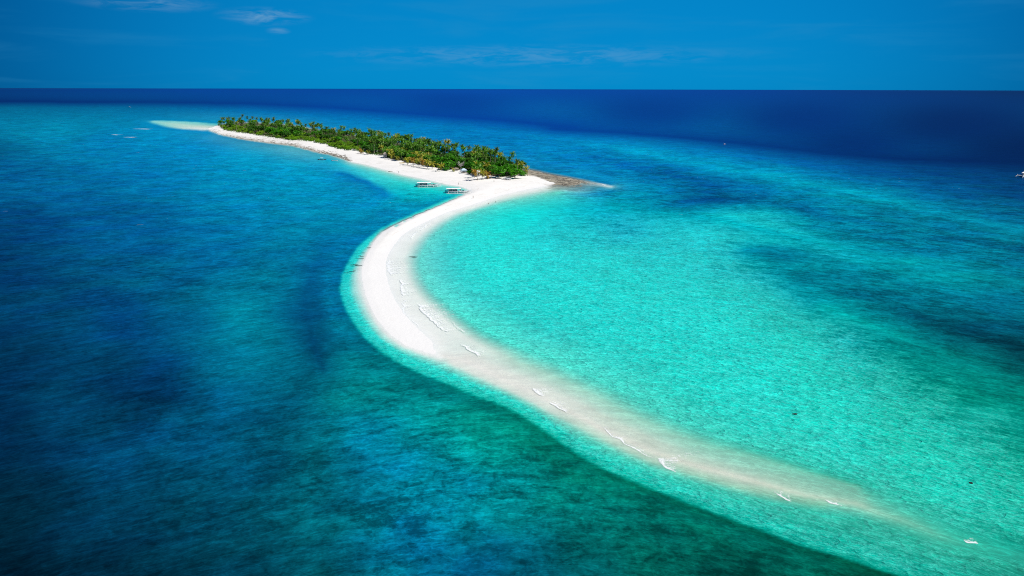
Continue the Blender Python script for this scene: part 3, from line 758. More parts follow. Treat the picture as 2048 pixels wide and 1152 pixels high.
def sand_material():
    m = bpy.data.materials.new('coral_sand')
    m.use_nodes = True
    t = m.node_tree
    t.nodes.clear()
    q = NB(t)
    par = q.n('ShaderNodeSeparateColor', i_0=q.n('ShaderNodeAttribute', attribute_name='gpar').outputs['Color'])
    rk, lit, wet = par.outputs[0], par.outputs[1], par.outputs[2]
    P = q.n('ShaderNodeNewGeometry').outputs['Position']
    n1 = q.noise(P, 1 / 14.0, 7, 0.6, 0.5)
    n2 = q.noise(P, 1 / 1.5, 5, 0.65)
    c = q.mix(q.rng(n1, 0.35, 0.65), (0.82, 0.79, 0.745, 1), (0.76, 0.735, 0.69, 1))
    c = q.mix(q.math('MULTIPLY', q.rng(n2, 0.5, 0.75), 0.15), c, (0.6, 0.56, 0.5, 1))
    c = q.mix(wet, c, (0.76, 0.745, 0.72, 1))
    # tide and wrack lines follow the height of the sand
    zz = q.n('ShaderNodeSeparateXYZ', i_0=P).outputs[2]
    wv = q.math('FRACT', q.math('ADD', q.math('MULTIPLY', zz, 2.6), q.math('MULTIPLY', n1, 1.1)))
    ln = q.math('MULTIPLY', q.rng(q.math('ABSOLUTE', q.math('SUBTRACT', wv, 0.5)), 0.10, 0.0), q.rng(q.noise(P, 1 / 9.0, 5, 0.7), 0.48, 0.62))
    c = q.mix(q.math('MULTIPLY', ln, q.math('MULTIPLY', q.rng(zz, 0.04, 0.15), q.rng(zz, 1.3, 0.9, 0.0, 0.55))), c, (0.50, 0.44, 0.36, 1))
    # rock: streaked along the shore
    st = q.noise(q.mapping(q.mapping(P, R(42)), 0.0, (1 / 16.0, 1 / 3.6, 1)), 1.0, 7, 0.68, 0.6)
    rc = q.n('ShaderNodeValToRGB', i_Fac=st)
    e = rc.color_ramp.elements
    e[0].position, e[0].color = 0.36, (0.07, 0.062, 0.055, 1)
    e[1].position, e[1].color = 0.66, (0.50, 0.46, 0.38, 1)
    k = rc.color_ramp.elements.new(0.46); k.color = (0.19, 0.165, 0.125, 1)
    k = rc.color_ramp.elements.new(0.54); k.color = (0.36, 0.32, 0.24, 1)
    thr = q.math('ADD', q.math('MULTIPLY', rk, 1.5), q.math('MULTIPLY', q.math('SUBTRACT', st, 0.62), 2.2))
    c = q.mix(q.rng(thr, 0.05, 0.55), c, rc.outputs[0])
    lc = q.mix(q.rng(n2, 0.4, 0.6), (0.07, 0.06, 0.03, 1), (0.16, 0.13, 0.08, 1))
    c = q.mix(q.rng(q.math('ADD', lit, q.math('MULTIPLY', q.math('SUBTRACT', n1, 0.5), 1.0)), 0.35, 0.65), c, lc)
    bp = q.n('ShaderNodeBump', i_Strength=0.5, i_Distance=0.25, i_Height=q.math('ADD', n2, q.math('MULTIPLY', st, rk)))
    p = q.n('ShaderNodeBsdfPrincipled', i_Roughness=0.9, i_Normal=bp.outputs[0])
    q.put(p, 'Base Color', c)
    p.inputs['Specular IOR Level'].default_value = 0.1
    q.n('ShaderNodeOutputMaterial', i_Surface=p.outputs[0])
    return m


M_WATER, M_SAND = water_material(), sand_material()
wcol = np.maximum(lin(np.clip(FLD[..., :3], 0, 1) * 255.0) - np.array([0.0, 0.003, 0.022]), 0.0004) / K_LIGHT * np.array([1.0, 0.98, 0.95])
wpar = np.stack([np.clip(FLD[..., 3], 0, 1), np.clip(FLD[..., 5], 0, 1), np.clip(FLD[..., 6], 0, 1)], -1)
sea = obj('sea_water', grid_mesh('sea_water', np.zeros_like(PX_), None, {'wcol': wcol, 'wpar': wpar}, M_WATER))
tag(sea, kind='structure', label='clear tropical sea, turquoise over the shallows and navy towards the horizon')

# polygon of the wooded ground
VEG = [(441, 257), (450, 263), (466, 266), (491, 270), (509, 273), (537, 278), (572, 283), (619, 286), (650, 292), (673, 300), (697, 305), (706, 302), (720, 308), (745, 313), (769, 317), (783, 323), (817, 331), (845, 337), (876, 342), (920, 346), (954, 357), (985, 358), (1015, 358), (1040, 356), (1056, 353)] + [(x, y + 1) for x, y in BACK[::-1][1:]]


def in_poly(x, y, poly):
    c = False
    j = len(poly) - 1
    for i in range(len(poly)):
        xi, yi = poly[i]; xj, yj = poly[j]
        if (yi > y) != (yj > y) and x < (xj - xi) * (y - yi) / (yj - yi) + xi: c = not c
        j = i
    return c


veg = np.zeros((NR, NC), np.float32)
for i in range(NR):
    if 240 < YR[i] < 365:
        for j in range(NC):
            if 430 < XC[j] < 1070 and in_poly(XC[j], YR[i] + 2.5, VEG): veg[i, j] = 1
H = FLD[..., 4].copy()
gmask = (FLD[..., 3] < 0.985) & (GX > 290) & (GX < 2062) & (GY > 238) & (GY < 1180)
cell = gmask[1:, :-1] | gmask[1:, 1:] | gmask[:-1, 1:] | gmask[:-1, :-1]
wet = np.clip(1 - H / 0.45, 0, 1) * np.clip((H + 0.08) / 0.08, 0, 1)
wet *= 0.85
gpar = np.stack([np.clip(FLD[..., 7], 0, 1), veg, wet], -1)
isl = obj('sand_ground', grid_mesh('sand_ground', H, cell, {'gpar': gpar}, M_SAND))
tag(isl, kind='structure', label='white coral sand of the island beach and the long curved sandbar')

# the bottom of the sea under everything, out to the horizon
def disc(name, rad_, z, mat):
    n_ = 64
    vs_ = [(rad_ * math.cos(2 * math.pi * i / n_), rad_ * math.sin(2 * math.pi * i / n_), z) for i in range(n_)]
    return mesh_from(name, vs_, [tuple(range(n_))], mat)
bed = obj('seabed', disc('seabed', 95000, -14.0, simple_mat('deep_seabed', (0.0, 0.02, 0.06), 0.9, 0.1, 0.2, 0.01)))
tag(bed, kind='structure')

# ------------------------------------------------------------------ plants
M_TRUNK = simple_mat('palm_bark', (0.30, 0.25, 0.19), 0.85, 0.1, 0.25, 2.0)
M_BARK = simple_mat('grey_bark', (0.20, 0.17, 0.13), 0.85, 0.1, 0.25, 2.0)
M_PGREEN = leaf_mat('palm_green', (0.03, 0.09, 0.006), (0.065, 0.19, 0.008), (0.075, 0.17, 0.010))
M_PDARK = leaf_mat('palm_dark', (0.018, 0.06, 0.006), (0.04, 0.115, 0.008), (0.08, 0.11, 0.016))
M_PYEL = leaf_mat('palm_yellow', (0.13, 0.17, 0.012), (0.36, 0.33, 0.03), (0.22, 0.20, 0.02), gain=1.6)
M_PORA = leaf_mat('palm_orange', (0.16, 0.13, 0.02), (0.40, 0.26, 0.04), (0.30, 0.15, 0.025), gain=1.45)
M_LEAF = leaf_mat('broad_leaf', (0.018, 0.095, 0.003), (0.055, 0.23, 0.004), (0.03, 0.15, 0.003))
M_LEAFD = leaf_mat('dark_leaf', (0.014, 0.065, 0.004), (0.035, 0.125, 0.006), (0.04, 0.11, 0.006))
M_BUSH = leaf_mat('bush_leaf', (0.055, 0.13, 0.004), (0.14, 0.25, 0.008), (0.10, 0.22, 0.004))
M_DEAD = simple_mat('bleached_wood', (0.62, 0.58, 0.54), 0.9, 0.1, 0.2)


def frond_geo(L, droop, seed, w=0.85):
    """one feather leaf along +X: rachis with leaflets hanging from both sides"""
    rn = random.Random(seed)
    mb = MB()
    el = 0.0
    pts = []
    x = z = 0.0
    n_ = 9
    for i in range(n_ + 1):
        pts.append(Vector((x, 0, z)))
        st = L / n_
        x += math.cos(el) * st; z += math.sin(el) * st
        el -= droop * (0.5 + 1.3 * i / n_)
    mb.tube(pts[::3], [0.07, 0.05, 0.035, 0.02], 3)
    for i in range(n_):
        for sd in (-1, 1):
            for k in range(2):
                t = i + 0.5 * k
                p = pts[i].lerp(pts[i + 1], 0.5 * k)
                d = (pts[i + 1] - pts[i]).normalized()
                ln = w * (0.45 + 1.0 * math.sin(math.pi * min(1, (t + 1.2) / (n_ + 1.2)) ** 0.8)) * rn.uniform(.8, 1.15)
                tip = p + d * ln * 0.55 + Vector((0, sd * ln * 0.8, -ln * rn.uniform(.35, .75)))
                a = p; b_ = p + d * 0.26
                mb.add([a, b_, tip], [(0, 1, 2)] if sd > 0 else [(1, 0, 2)])
    return mb


FR = {}
def frond_mesh(kind, mat, seed):
    key = (kind, mat.name, seed % 3)
    if key not in FR:
        droop, w = {'up': (0.10, .8), 'mid': (0.17, .9), 'low': (0.22, .95)}[kind]
        FR[key] = frond_geo(4.1, droop, seed % 3, w).mesh('frond', mat)
    return FR[key]


def frond_layout(seed, nf=17):
    rn = random.Random(seed)
    out = []
    for i in range(nf):
        az = i * 2.39996 + rn.uniform(-.25, .25)
        f = i / nf
        kind = 'up' if f < .35 else ('mid' if f < .7 else 'low')
        el = {'up': rn.uniform(.75, 1.15), 'mid': rn.uniform(.2, .7), 'low': rn.uniform(-.75, .1)}[kind]
        out.append((az, el, kind, rn.uniform(.85, 1.1)))
    return out


def crown_mesh(seed, mat):
    mb = MB()
    for k, (az, el, kind, sc) in enumerate(frond_layout(seed)):
        droop, w = {'up': (0.10, .8), 'mid': (0.17, .9), 'low': (0.22, .95)}[kind]
        g = frond_geo(4.1 * sc, droop, seed * 31 + k, w)
        Mx = Matrix.Rotation(az, 3, 'Z') @ Matrix.Rotation(-el, 3, 'Y')
        mb.add([Mx @ Vector(v) for v in g.v], g.f)
    return mb.mesh('crown', mat)


def trunk_mesh(h, lean, seed):
    rn = random.Random(seed)
    mb = MB()
    pts = [(lean * h * (t ** 1.6) , 0.12 * math.sin(t * 5 + seed), h * t) for t in (0, .12, .3, .5, .7, .85, 1.0)]
    mb.tube(pts, [.34, .24, .19, .17, .16, .15, .17], 7)
    return mb.mesh('trunk', M_TRUNK, True), pts[-1][0]


TRK = [trunk_mesh(10.0, l, i) for i, l in enumerate((0.03, 0.10, 0.2, 0.32))]
CRN = {m.name: [crown_mesh(10 + i, m) for i in range(4)] for m in (M_PGREEN, M_PDARK, M_PYEL, M_PORA)}
M_NUT = simple_mat('coconut', (0.22, 0.17, 0.05), 0.6)


def palm(x, y, h, mat, label, group=None, seed=0, fronds=False, csc=1.0, lean=None):
    rn = random.Random(seed * 7 + 1)
    e = empty('coconut_palm', (x, y, zat(x, y) - 0.1), rn.uniform(0, 6.28))
    tag(e, label, 'palm tree', group)
    tm, tx = TRK[lean if lean is not None else rn.choice((0, 0, 1, 1, 2))]
    t = obj('trunk', tm, e)
    t.scale = (1.0, 1.0, h / 10.0)
    if fronds:
        for az, el, kind, sc in frond_layout(seed, 15):
            f = obj('frond', frond_mesh(kind, mat, rn.randrange(3)), e, (tx, 0, h))
            f.rotation_euler = (Matrix.Rotation(az, 3, 'Z') @ Matrix.Rotation(-el, 3, 'Y')).to_euler()
            f.scale = (sc * csc,) * 3
    else:
        c = obj('crown', rn.choice(CRN[mat.name]), e, (tx, 0, h))
        c.scale = (csc,) * 3
        c.rotation_euler = (rn.uniform(-.15, .15), rn.uniform(-.15, .15), rn.uniform(0, 6.28))
    return e


def blob_crown(seed, rx, rz, clumps, per, leaf, mat, flat=False):
    """crown of leaf-sized faces gathered in clumps through an uneven volume"""
    rg = np.random.default_rng(seed)
    V, Fc = [], []
    for i in range(clumps):
        az = rg.uniform(0, 2 * math.pi)
        r = rx * math.sqrt(rg.uniform(0.02, 1)) * (0.82 + 0.25 * math.sin(3 * az + seed))
        top = math.sqrt(max(0.0, 1 - (r / (rx * 1.1)) ** 2))
        z = rz * (top * rg.uniform(.35, 1.0) if rg.uniform() < .8 else rg.uniform(-.15, .4))
        if flat: z = rz * round(z / rz * 3) / 3 + rg.normal(0, .12)
        c = np.array([r * math.cos(az), r * math.sin(az), z])
        cr = rg.uniform(.7, 1.35)
        for k in range(per):
            d = rg.normal(size=3); d /= np.linalg.norm(d)
            p = c + d * cr * rg.uniform(.4, 1.0) * np.array([1.1, 1.1, .55])
            nrm = d * .7 + rg.normal(size=3) * .5 + np.array([0, 0, .8])
            nrm /= np.linalg.norm(nrm)
            u = np.cross(nrm, rg.normal(size=3)); u /= np.linalg.norm(u)
            w = np.cross(nrm, u)
            s_ = leaf * rg.uniform(.6, 1.3)
            k0 = len(V)
            V += [tuple(p - u * s_), tuple(p + w * s_ * .5), tuple(p + u * s_), tuple(p - w * s_ * .5)]
            Fc.append((k0, k0 + 1, k0 + 2, k0 + 3))
    return mesh_from('crown', V, Fc, mat)


def limbs_mesh(seed, rx, h):
    rn = random.Random(seed)
    mb = MB()
    mb.tube([(0, 0, 0), (.1, .05, h * .3), (.2, -.1, h * .6)], [.38, .3, .22], 7)
    for i in range(5):
        a = i * 1.257 + rn.uniform(-.3, .3)
        r = rx * rn.uniform(.45, .75)
        mb.tube([(.1, 0, h * .3), (r * .5 * math.cos(a), r * .5 * math.sin(a), h * .55), (r * math.cos(a), r * math.sin(a), h * .8)], [.18, .12, .05], 5)
    return mb.mesh('trunk', M_BARK, True)


BROAD = [(blob_crown(50 + i, 4.6, 3.6, 85, 26, .42, m), limbs_mesh(i, 4.6, 6)) for i, m in enumerate((M_LEAF, M_LEAF, M_LEAFD, M_LEAFD, M_BUSH))]
FLATT = [(blob_crown(70 + i, 5.4, 2.8, 110, 26, .42, M_LEAF, True), limbs_mesh(9 + i, 5.4, 6)) for i in range(3)]
BUSHM = [blob_crown(80 + i, 3.6, 2.9, 60, 24, .34, M_BUSH) for i in range(3)] + [blob_crown(90, 3.6, 2.9, 60, 24, .34, M_LEAF)]
STEMM = MB()
for i in range(5):
    a = i * 1.3
    STEMM.tube([(0, 0, 0), (.7 * math.cos(a), .7 * math.sin(a), 1.0), (1.7 * math.cos(a), 1.7 * math.sin(a), 2.0)], [.10, .08, .04], 4)
STEMM = STEMM.mesh('trunk', M_BARK)


def broad(x, y, h, sc, which, label, group=None, seed=0):
    rn = random.Random(seed)
    e = empty('broadleaf_tree', (x, y, zat(x, y) - 0.1), rn.uniform(0, 6.28))
    tag(e, label, 'tree', group)
    cm, lm = which
    t = obj('trunk', lm, e); t.scale = (sc, sc, h / 8.0)
    c = obj('crown', cm, e, (0, 0, h * .52)); c.scale = (sc, sc, sc * rn.uniform(.85, 1.1))
    return e


def shrub(x, y, sc, label, group=None, seed=0, which=None):
    rn = random.Random(seed)
    e = empty('beach_shrub', (x, y, zat(x, y) - 0.1), rn.uniform(0, 6.28))
    tag(e, label, 'shrub', group)
    t = obj('trunk', STEMM, e); t.scale = (sc,) * 3
    c = obj('crown', BUSHM[rn.randrange(3)] if which is None else BUSHM[which], e, (0, 0, .9 * sc)); c.scale = (sc, sc, sc * rn.uniform(.8, 1.1))
    return e


def base_of(cx, cy, h):
    """ground point of a palm whose crown is seen at (cx, cy) and whose trunk is h high"""
    while h > 6:
        p = at(cx, cy, h + 1.5)
        bx, by = to_px((p.x, p.y, 0))
        if in_poly(bx, by, VEG): return p, h
        h -= 0.7
    return at(cx, cy, 7.5), 6.0


MARKS = [(470, 'at the far left tip'), (515, 'just behind the far tip'), (560, 'under the far skyline cluster'), (600, 'below the trio and the lone thin palm'), (640, 'below the leaning skyline pair'), (685, 'inland of the small boats'), (725, 'below the close pair on the skyline'), (758, 'round the grey and blue roofed houses'), (785, 'behind the white hut'),
         (815, 'behind the pale blue hut'), (845, 'behind the golden row of palms'), (880, 'left of the golden pair'), (915, 'behind the big round tree'), (945, 'above the square pavilion'), (975, 'behind the white kiosk'), (1015, 'behind the picnic ground'), (1100, 'at the rocky right end')]

# skyline palms read off the photograph: crown centre, height
SKY = [(443, 236, 19, 'tall dark coconut palm at the far left end of the island'), (437.5, 248, 12, 'short coconut palm at the far left tip, below the tall one'),
 (458, 236, 18, 'first palm right of the gap at the far end'), (467, 237, 18, None), (486, 231, 21, 'highest palm of the cluster at the far end of the island'), (494, 235, 18, None), (498, 243, 15, None), (506, 235, 18, None), (511, 237, 17, None),
 (524, 237, 18, 'tall palm after the notch in the far skyline'), (533, 239, 17, None), (537, 242, 15, None), (546, 237, 20, 'dark palm standing above its neighbours at the right end of the far cluster'), (516, 246, 13, None), (550, 250, 14, None), (528, 250, 13, None), (478, 238, 17, None), (472, 246, 13, None),
 (571, 243, 17, 'left palm of the trio right of the far cluster'), (577, 241, 19, 'tallest palm of the trio right of the far cluster'), (581, 247, 15, 'right palm of the trio right of the far cluster'),
 (598, 244, 19, 'lone thin palm on the skyline with sea round its crown'), (614, 250, 17, 'lone palm between the thin palm and the leaning pair'), (627, 246, 19, 'left and higher palm of the leaning skyline pair'), (632, 251, 17, 'right and lower palm of the leaning skyline pair'), (644, 259, 14, None),
 (677, 266, 13, None), (694, 263, 15, None), (703, 261, 17, 'left palm of the close pair in the middle of the skyline'), (710, 259, 19, 'right and taller palm of the close pair in the middle of the skyline'), (714, 277, 12, None), (726, 274, 13, None),
 (743, 266, 18, 'slender palm standing alone above the middle canopy'), (747.5, 282, 16, 'palm with a pale trunk above the dark roofed hut'), (760.5, 271, 16, None), (713, 279, 12, None), (825, 272, 19, 'solitary tall palm rising behind the round tree'), (830, 281, 14, 'small palm just right of the solitary tall one'),
 (857, 281, 15, None), (890, 285, 17, 'left palm of the tall golden pair above the grove'), (895, 284, 18, 'right palm of the tall golden pair above the grove'), (849, 283, 14, None), (865, 285, 14, None), (910, 289, 16, 'bushy palm right of the golden pair on the skyline'), (905, 292, 14, None),
 (923, 294, 14, None), (938, 297, 15, None), (949, 295, 16, None), (966, 297, 17, 'palm with a long bare trunk over the bright trees'), (981, 305, 14, None), (990, 299, 18, 'tallest dark palm near the right end of the skyline'), (989, 308, 14, None),
 (1026, 308, 17, 'tallest palm at the right end of the island'), (1018, 317, 13, 'palm left of the tallest one at the right end'), (999, 316, 12, None), (917, 307, 12, None), (790, 279, 14, None), (775, 277, 14, None), (840, 284, 13, None), (875, 288, 14, None), (930, 299, 13, None), (958, 303, 13, None), (1008, 318, 12, None), (1036, 322, 13, None)]
NPALM = 0
for i, (cx, cy, h, lb) in enumerate(SKY):
    p, h2 = base_of(cx, cy, h)
    far = cx < 560
    mat = random.choice((M_PDARK, M_PDARK, M_PGREEN)) if cx not in (890, 895) else M_PYEL
    palm(p.x, p.y, h2, mat, lb or ('%s skyline palm %s' % ('high' if h > 15 else 'lower', next(t for lim_, t in MARKS if cx < lim_))), 'coconut palms along the island skyline', seed=i, csc=.95 if far else .9)

# palms at the front of the grove, seen whole
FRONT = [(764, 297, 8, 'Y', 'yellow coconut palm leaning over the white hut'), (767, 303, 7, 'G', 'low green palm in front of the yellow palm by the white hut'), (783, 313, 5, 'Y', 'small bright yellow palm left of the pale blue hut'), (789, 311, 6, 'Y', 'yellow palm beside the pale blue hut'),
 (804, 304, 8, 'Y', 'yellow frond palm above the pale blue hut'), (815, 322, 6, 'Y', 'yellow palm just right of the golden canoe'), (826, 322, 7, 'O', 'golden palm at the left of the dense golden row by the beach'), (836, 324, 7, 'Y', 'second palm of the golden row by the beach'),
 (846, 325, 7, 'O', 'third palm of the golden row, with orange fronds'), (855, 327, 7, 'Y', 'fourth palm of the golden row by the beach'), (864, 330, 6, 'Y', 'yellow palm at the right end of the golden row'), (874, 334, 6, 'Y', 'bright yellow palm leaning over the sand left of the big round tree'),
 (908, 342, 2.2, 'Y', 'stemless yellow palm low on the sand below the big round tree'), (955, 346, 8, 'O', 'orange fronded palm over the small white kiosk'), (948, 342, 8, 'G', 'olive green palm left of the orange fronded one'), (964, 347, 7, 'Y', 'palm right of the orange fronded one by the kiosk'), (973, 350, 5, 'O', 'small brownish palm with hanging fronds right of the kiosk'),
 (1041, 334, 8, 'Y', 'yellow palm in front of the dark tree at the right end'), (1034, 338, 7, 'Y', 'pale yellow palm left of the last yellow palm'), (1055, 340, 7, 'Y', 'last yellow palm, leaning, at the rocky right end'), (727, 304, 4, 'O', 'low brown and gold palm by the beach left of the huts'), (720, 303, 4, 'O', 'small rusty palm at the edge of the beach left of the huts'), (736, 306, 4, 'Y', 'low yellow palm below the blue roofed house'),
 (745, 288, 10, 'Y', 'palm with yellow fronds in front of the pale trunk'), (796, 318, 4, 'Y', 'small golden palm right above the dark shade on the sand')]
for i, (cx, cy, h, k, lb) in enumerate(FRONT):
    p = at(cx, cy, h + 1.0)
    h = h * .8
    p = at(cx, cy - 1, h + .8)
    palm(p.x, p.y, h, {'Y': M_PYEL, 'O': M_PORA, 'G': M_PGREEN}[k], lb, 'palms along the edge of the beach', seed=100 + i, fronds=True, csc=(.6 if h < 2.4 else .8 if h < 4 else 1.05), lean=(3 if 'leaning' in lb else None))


def rand_in(poly, test=None):
    while True:
        x = random.uniform(436, 1062); y = random.uniform(244, 360)
        if in_poly(x, y, poly) and (test is None or test(x, y)):
            # even over the ground, not over the picture
            return x, y


def front_y(x):
    fx = [p[0] for p in VEG[:25]]; fy = [p[1] for p in VEG[:25]]
    return float(np.interp(x, fx, fy))


def back_y(x):
    return float(np.interp(x, [p[0] for p in BACK], [p[1] for p in BACK]))


# named broad trees
for i, (cx, cy, h, sc, kind, lb) in enumerate([
    (885, 322, 8, 1.25, 0, 'left part of the big bright green tree behind the beach by the boats'), (905, 318, 8.5, 1.45, 1, 'big round bright green tree behind the beach by the boats'), (927, 324, 8, 1.2, 2, 'bright green tree right of the big round one'), (897, 331, 7, 1.2, 1, 'low spreading tree at the foot of the big round one'),
    (998, 344, 8, 1.25, 0, 'wide bright tree shading the picnic ground at the right'), (1014, 340, 8.5, 1.35, 1, 'largest flat topped tree near the right end of the beach'), (1030, 346, 7.5, 1.15, 2, 'flat topped tree nearest the rocky point'), (984, 338, 8, 1.1, 1, 'bright tree between the kiosk and the picnic ground'), (1008, 330, 9, 1.2, 0, 'high green tree behind the flat topped trees')]):
    p = at(cx, cy, h * .75)
    broad(p.x, p.y, h, sc, FLATT[kind], lb, 'bright green trees by the beach', seed=300 + i)
p = at(805, 271, 12); broad(p.x, p.y, 14, 1.35, BROAD[2], 'round crowned grey green tree standing above the middle of the grove', None, 311)
p = at(1041, 324, 9); broad(p.x, p.y, 10, 1.1, BROAD[3], 'dark rounded tree at the right end behind the yellow palms', None, 312)

def where(x, y):
    m = next(t for lim_, t in MARKS if x < lim_)
    f = (front_y(x) - y) / max(1.0, front_y(x) - back_y(x))
    return ('front row' if f < .3 else 'middle rows' if f < .65 else 'back row') + ' ' + m


# broadleaf trees through the interior
cnt = 0
placed = []
tries = 0
while cnt < 190 and tries < 6000:
    tries += 1
    x, y = rand_in(VEG, lambda a, b_: front_y(a) - (2.5 if a > 745 else 4) > b_ > back_y(a) + 2)
    p = at(x, y, 0)
    if any((p.x - a) ** 2 + (p.y - b_) ** 2 < (5.2 if x > 650 else 6.5) ** 2 for a, b_ in placed): continue
    placed.append((p.x, p.y))
    lim = 1.0 if x > 600 else 1.3
    part = 'far end' if x < 600 else ('middle' if x < 820 else 'near end')
    k = random.choice((0, 1, 2, 3, 3, 2, 4 if x < 720 else 2))
    broad(p.x, p.y, random.uniform(7.5, 10.0) * (1.0 if x > 560 else 1.15) * (.7 if front_y(x) - y < 6 else 1), random.uniform(.9, 1.3) * lim, BROAD[k],
          {0: 'mid green', 1: 'mid green', 2: 'dark green', 3: 'dark green', 4: 'yellow green'}[k] + ' broadleaf tree in the ' + where(x, y),
          'broadleaf trees in the island woods', seed=400 + cnt)
    cnt += 1

# palms through the interior, thickest in the near half
cnt = 0
pl2 = []
tries = 0
while cnt < 225 and tries < 12000:
    tries += 1
    x, y = rand_in(VEG, lambda a, b_: (front_y(a) - (1.5 if a > 760 else 9) > b_ > back_y(a) + 1.5))
    if x < 740 and random.random() < .55: continue
    if 868 < x < 945 and y > 322: continue
    if 975 < x < 1040 and y > 336: continue
    p = at(x, y, 0)
    if any((p.x - a) ** 2 + (p.y - b_) ** 2 < 3.6 ** 2 for a, b_ in pl2): continue
    pl2.append((p.x, p.y))
    front = front_y(x) - y < 10
    back = y - back_y(x) < 10
    h = random.uniform(6, 9.5) if front else random.uniform(10.5, 13.5) if not back else random.uniform(10.5, 13.5)
    r_ = random.random()
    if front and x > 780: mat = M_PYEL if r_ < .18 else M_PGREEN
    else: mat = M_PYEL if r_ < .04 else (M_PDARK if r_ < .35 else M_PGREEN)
    part = 'far end' if x < 600 else ('middle' if x < 820 else 'near end')
    hue = 'yellowish' if mat is M_PYEL else 'dark green' if mat is M_PDARK else 'green'
    palm(p.x, p.y, h, mat, '%s coconut palm in the %s' % (hue, where(x, y)), 'coconut palms in the island grove', seed=700 + cnt, csc=random.uniform(.95, 1.2))
    cnt += 1

# shrubs along the beach of the far half
cnt = 0
for i in range(150):
    x = random.uniform(444, 716)
    fy = front_y(x)
    d = random.uniform(0, 1) ** 1.1
    y = fy - 1.2 - d * min(13, (fy - back_y(x)) * .55)
    p = at(x, y, 0)
    row = 'front row at the sand' if d < .3 else 'belt behind the front row'
    part = 'far end' if x < 540 else ('middle stretch' if x < 640 else 'near stretch')
    shrub(p.x, p.y, random.uniform(.8, 1.25), 'yellowish shrub %s, %s' % ('at the edge of the sand' if d < .3 else 'in the second row' if d < .6 else 'further back', next(t for lim_, t in MARKS if x < lim_)), 'shrubs along the far beach', seed=1100 + i)
for i, (x, y, lb) in enumerate([(882, 343, 'low green bush at the foot of the round tree, left side'), (893, 345, 'low green bush on the sand below the round tree'), (940, 352, 'dark bush between the pavilion and the kiosk'), (1002, 357, 'pale low bush under the flat topped trees'), (1046, 355, 'light green bush left of the last yellow palm'), (776, 318, 'green bush right of the white hut'), (1026, 357, 'bush in the shade nearest the rocky point')]):
    p = at(x, y, 0)
    shrub(p.x, p.y, .85, lb, None, 1300 + i, 3)

# ground cover between the trunks
gv, gf = [], []
rg = np.random.default_rng(5)
k = 0
while k < 26000:
    x, y = rand_in(VEG)
    if y > front_y(x) - 3.0 and x > 760: continue
    p = at(x, y, 0)
    z = zat(p.x, p.y) + abs(rg.normal(0, 1.0)) + .2
    c = np.array([p.x + rg.normal(0, .6), p.y + rg.normal(0, .6), z])
    u = rg.normal(size=3); u /= np.linalg.norm(u); w = np.cross(u, rg.normal(size=3)); w /= np.linalg.norm(w)
    s_ = rg.uniform(.35, .8)
    k0 = len(gv)
    gv += [c - u * s_, c + w * s_ * .6, c + u * s_, c - w * s_ * .6]
    gf.append((k0, k0 + 1, k0 + 2, k0 + 3))
    k += 1
g = obj('undergrowth', mesh_from('undergrowth', gv, gf, M_LEAFD))
tag(g, 'tangled green undergrowth between the trunks of the island woods', 'undergrowth', None, 'stuff')

# bleached leafless tree behind the pavilion
mb = MB()
rn = random.Random(4)
mb.tube([(0, 0, 0), (.1, 0, 2), (0, .2, 4)], [.3, .22, .15], 6)
br = MB()
for i in range(16):
    a = rn.uniform(0, 6.28); r = rn.uniform(1.5, 3.6); z = rn.uniform(4, 7.5)
    br.tube([(0, .1, rn.uniform(2, 4)), (r * .5 * math.cos(a), r * .5 * math.sin(a), z * .75), (r * math.cos(a), r * math.sin(a), z)], [.14, .11, .07], 4)
    for j in range(2):
        a2 = a + rn.uniform(-.8, .8)
        br.tube([(r * .6 * math.cos(a), r * .6 * math.sin(a), z * .8), ((r + .8) * math.cos(a2), (r + .8) * math.sin(a2), z + .4)], [.09, .05], 4)
p = at(922, 344, 0)
e = tag(empty('bare_tree', (p.x, p.y, zat(p.x, p.y))), 'bleached white leafless tree behind the square pavilion', 'tree')
mb.build('trunk', M_DEAD, e, True); br.build('branches', M_DEAD, e, True)

# ------------------------------------------------------------------ boats
M_WHITE = simple_mat('white_paint', (0.80, 0.81, 0.80), 0.4, 0.4, 0.06)
M_CANVAS = simple_mat('white_canvas', (0.84, 0.84, 0.82), 0.7, 0.2, 0.05)
M_DARK = simple_mat('dark_paint', (0.03, 0.04, 0.05), 0.6, 0.3, 0.1)
M_TEAL = simple_mat('teal_paint', (0.03, 0.20, 0.20), 0.5, 0.3, 0.1)
M_RED = simple_mat('red_paint', (0.45, 0.04, 0.03), 0.5, 0.3, 0.1)
M_WOOD = simple_mat('weathered_wood', (0.33, 0.25, 0.17), 0.8, 0.1, 0.2)
M_BAMBOO = simple_mat('pale_bamboo', (0.72, 0.68, 0.58), 0.5, 0.3, 0.1)
M_BLUE = simple_mat('blue_tarp', (0.10, 0.22, 0.42), 0.5, 0.3, 0.1)
M_PBLUE = simple_mat('pale_blue_panel', (0.50, 0.64, 0.72), 0.5, 0.3, 0.1)
M_THATCH = simple_mat('thatch', (0.34, 0.29, 0.24), 0.95, 0.05, 0.35, 5.0)
M_GREY = simple_mat('grey_roof', (0.50, 0.51, 0.53), 0.5, 0.3, 0.15)
M_YELLOW = simple_mat('yellow_paint', (0.82, 0.62, 0.20), 0.45, 0.4, 0.06)


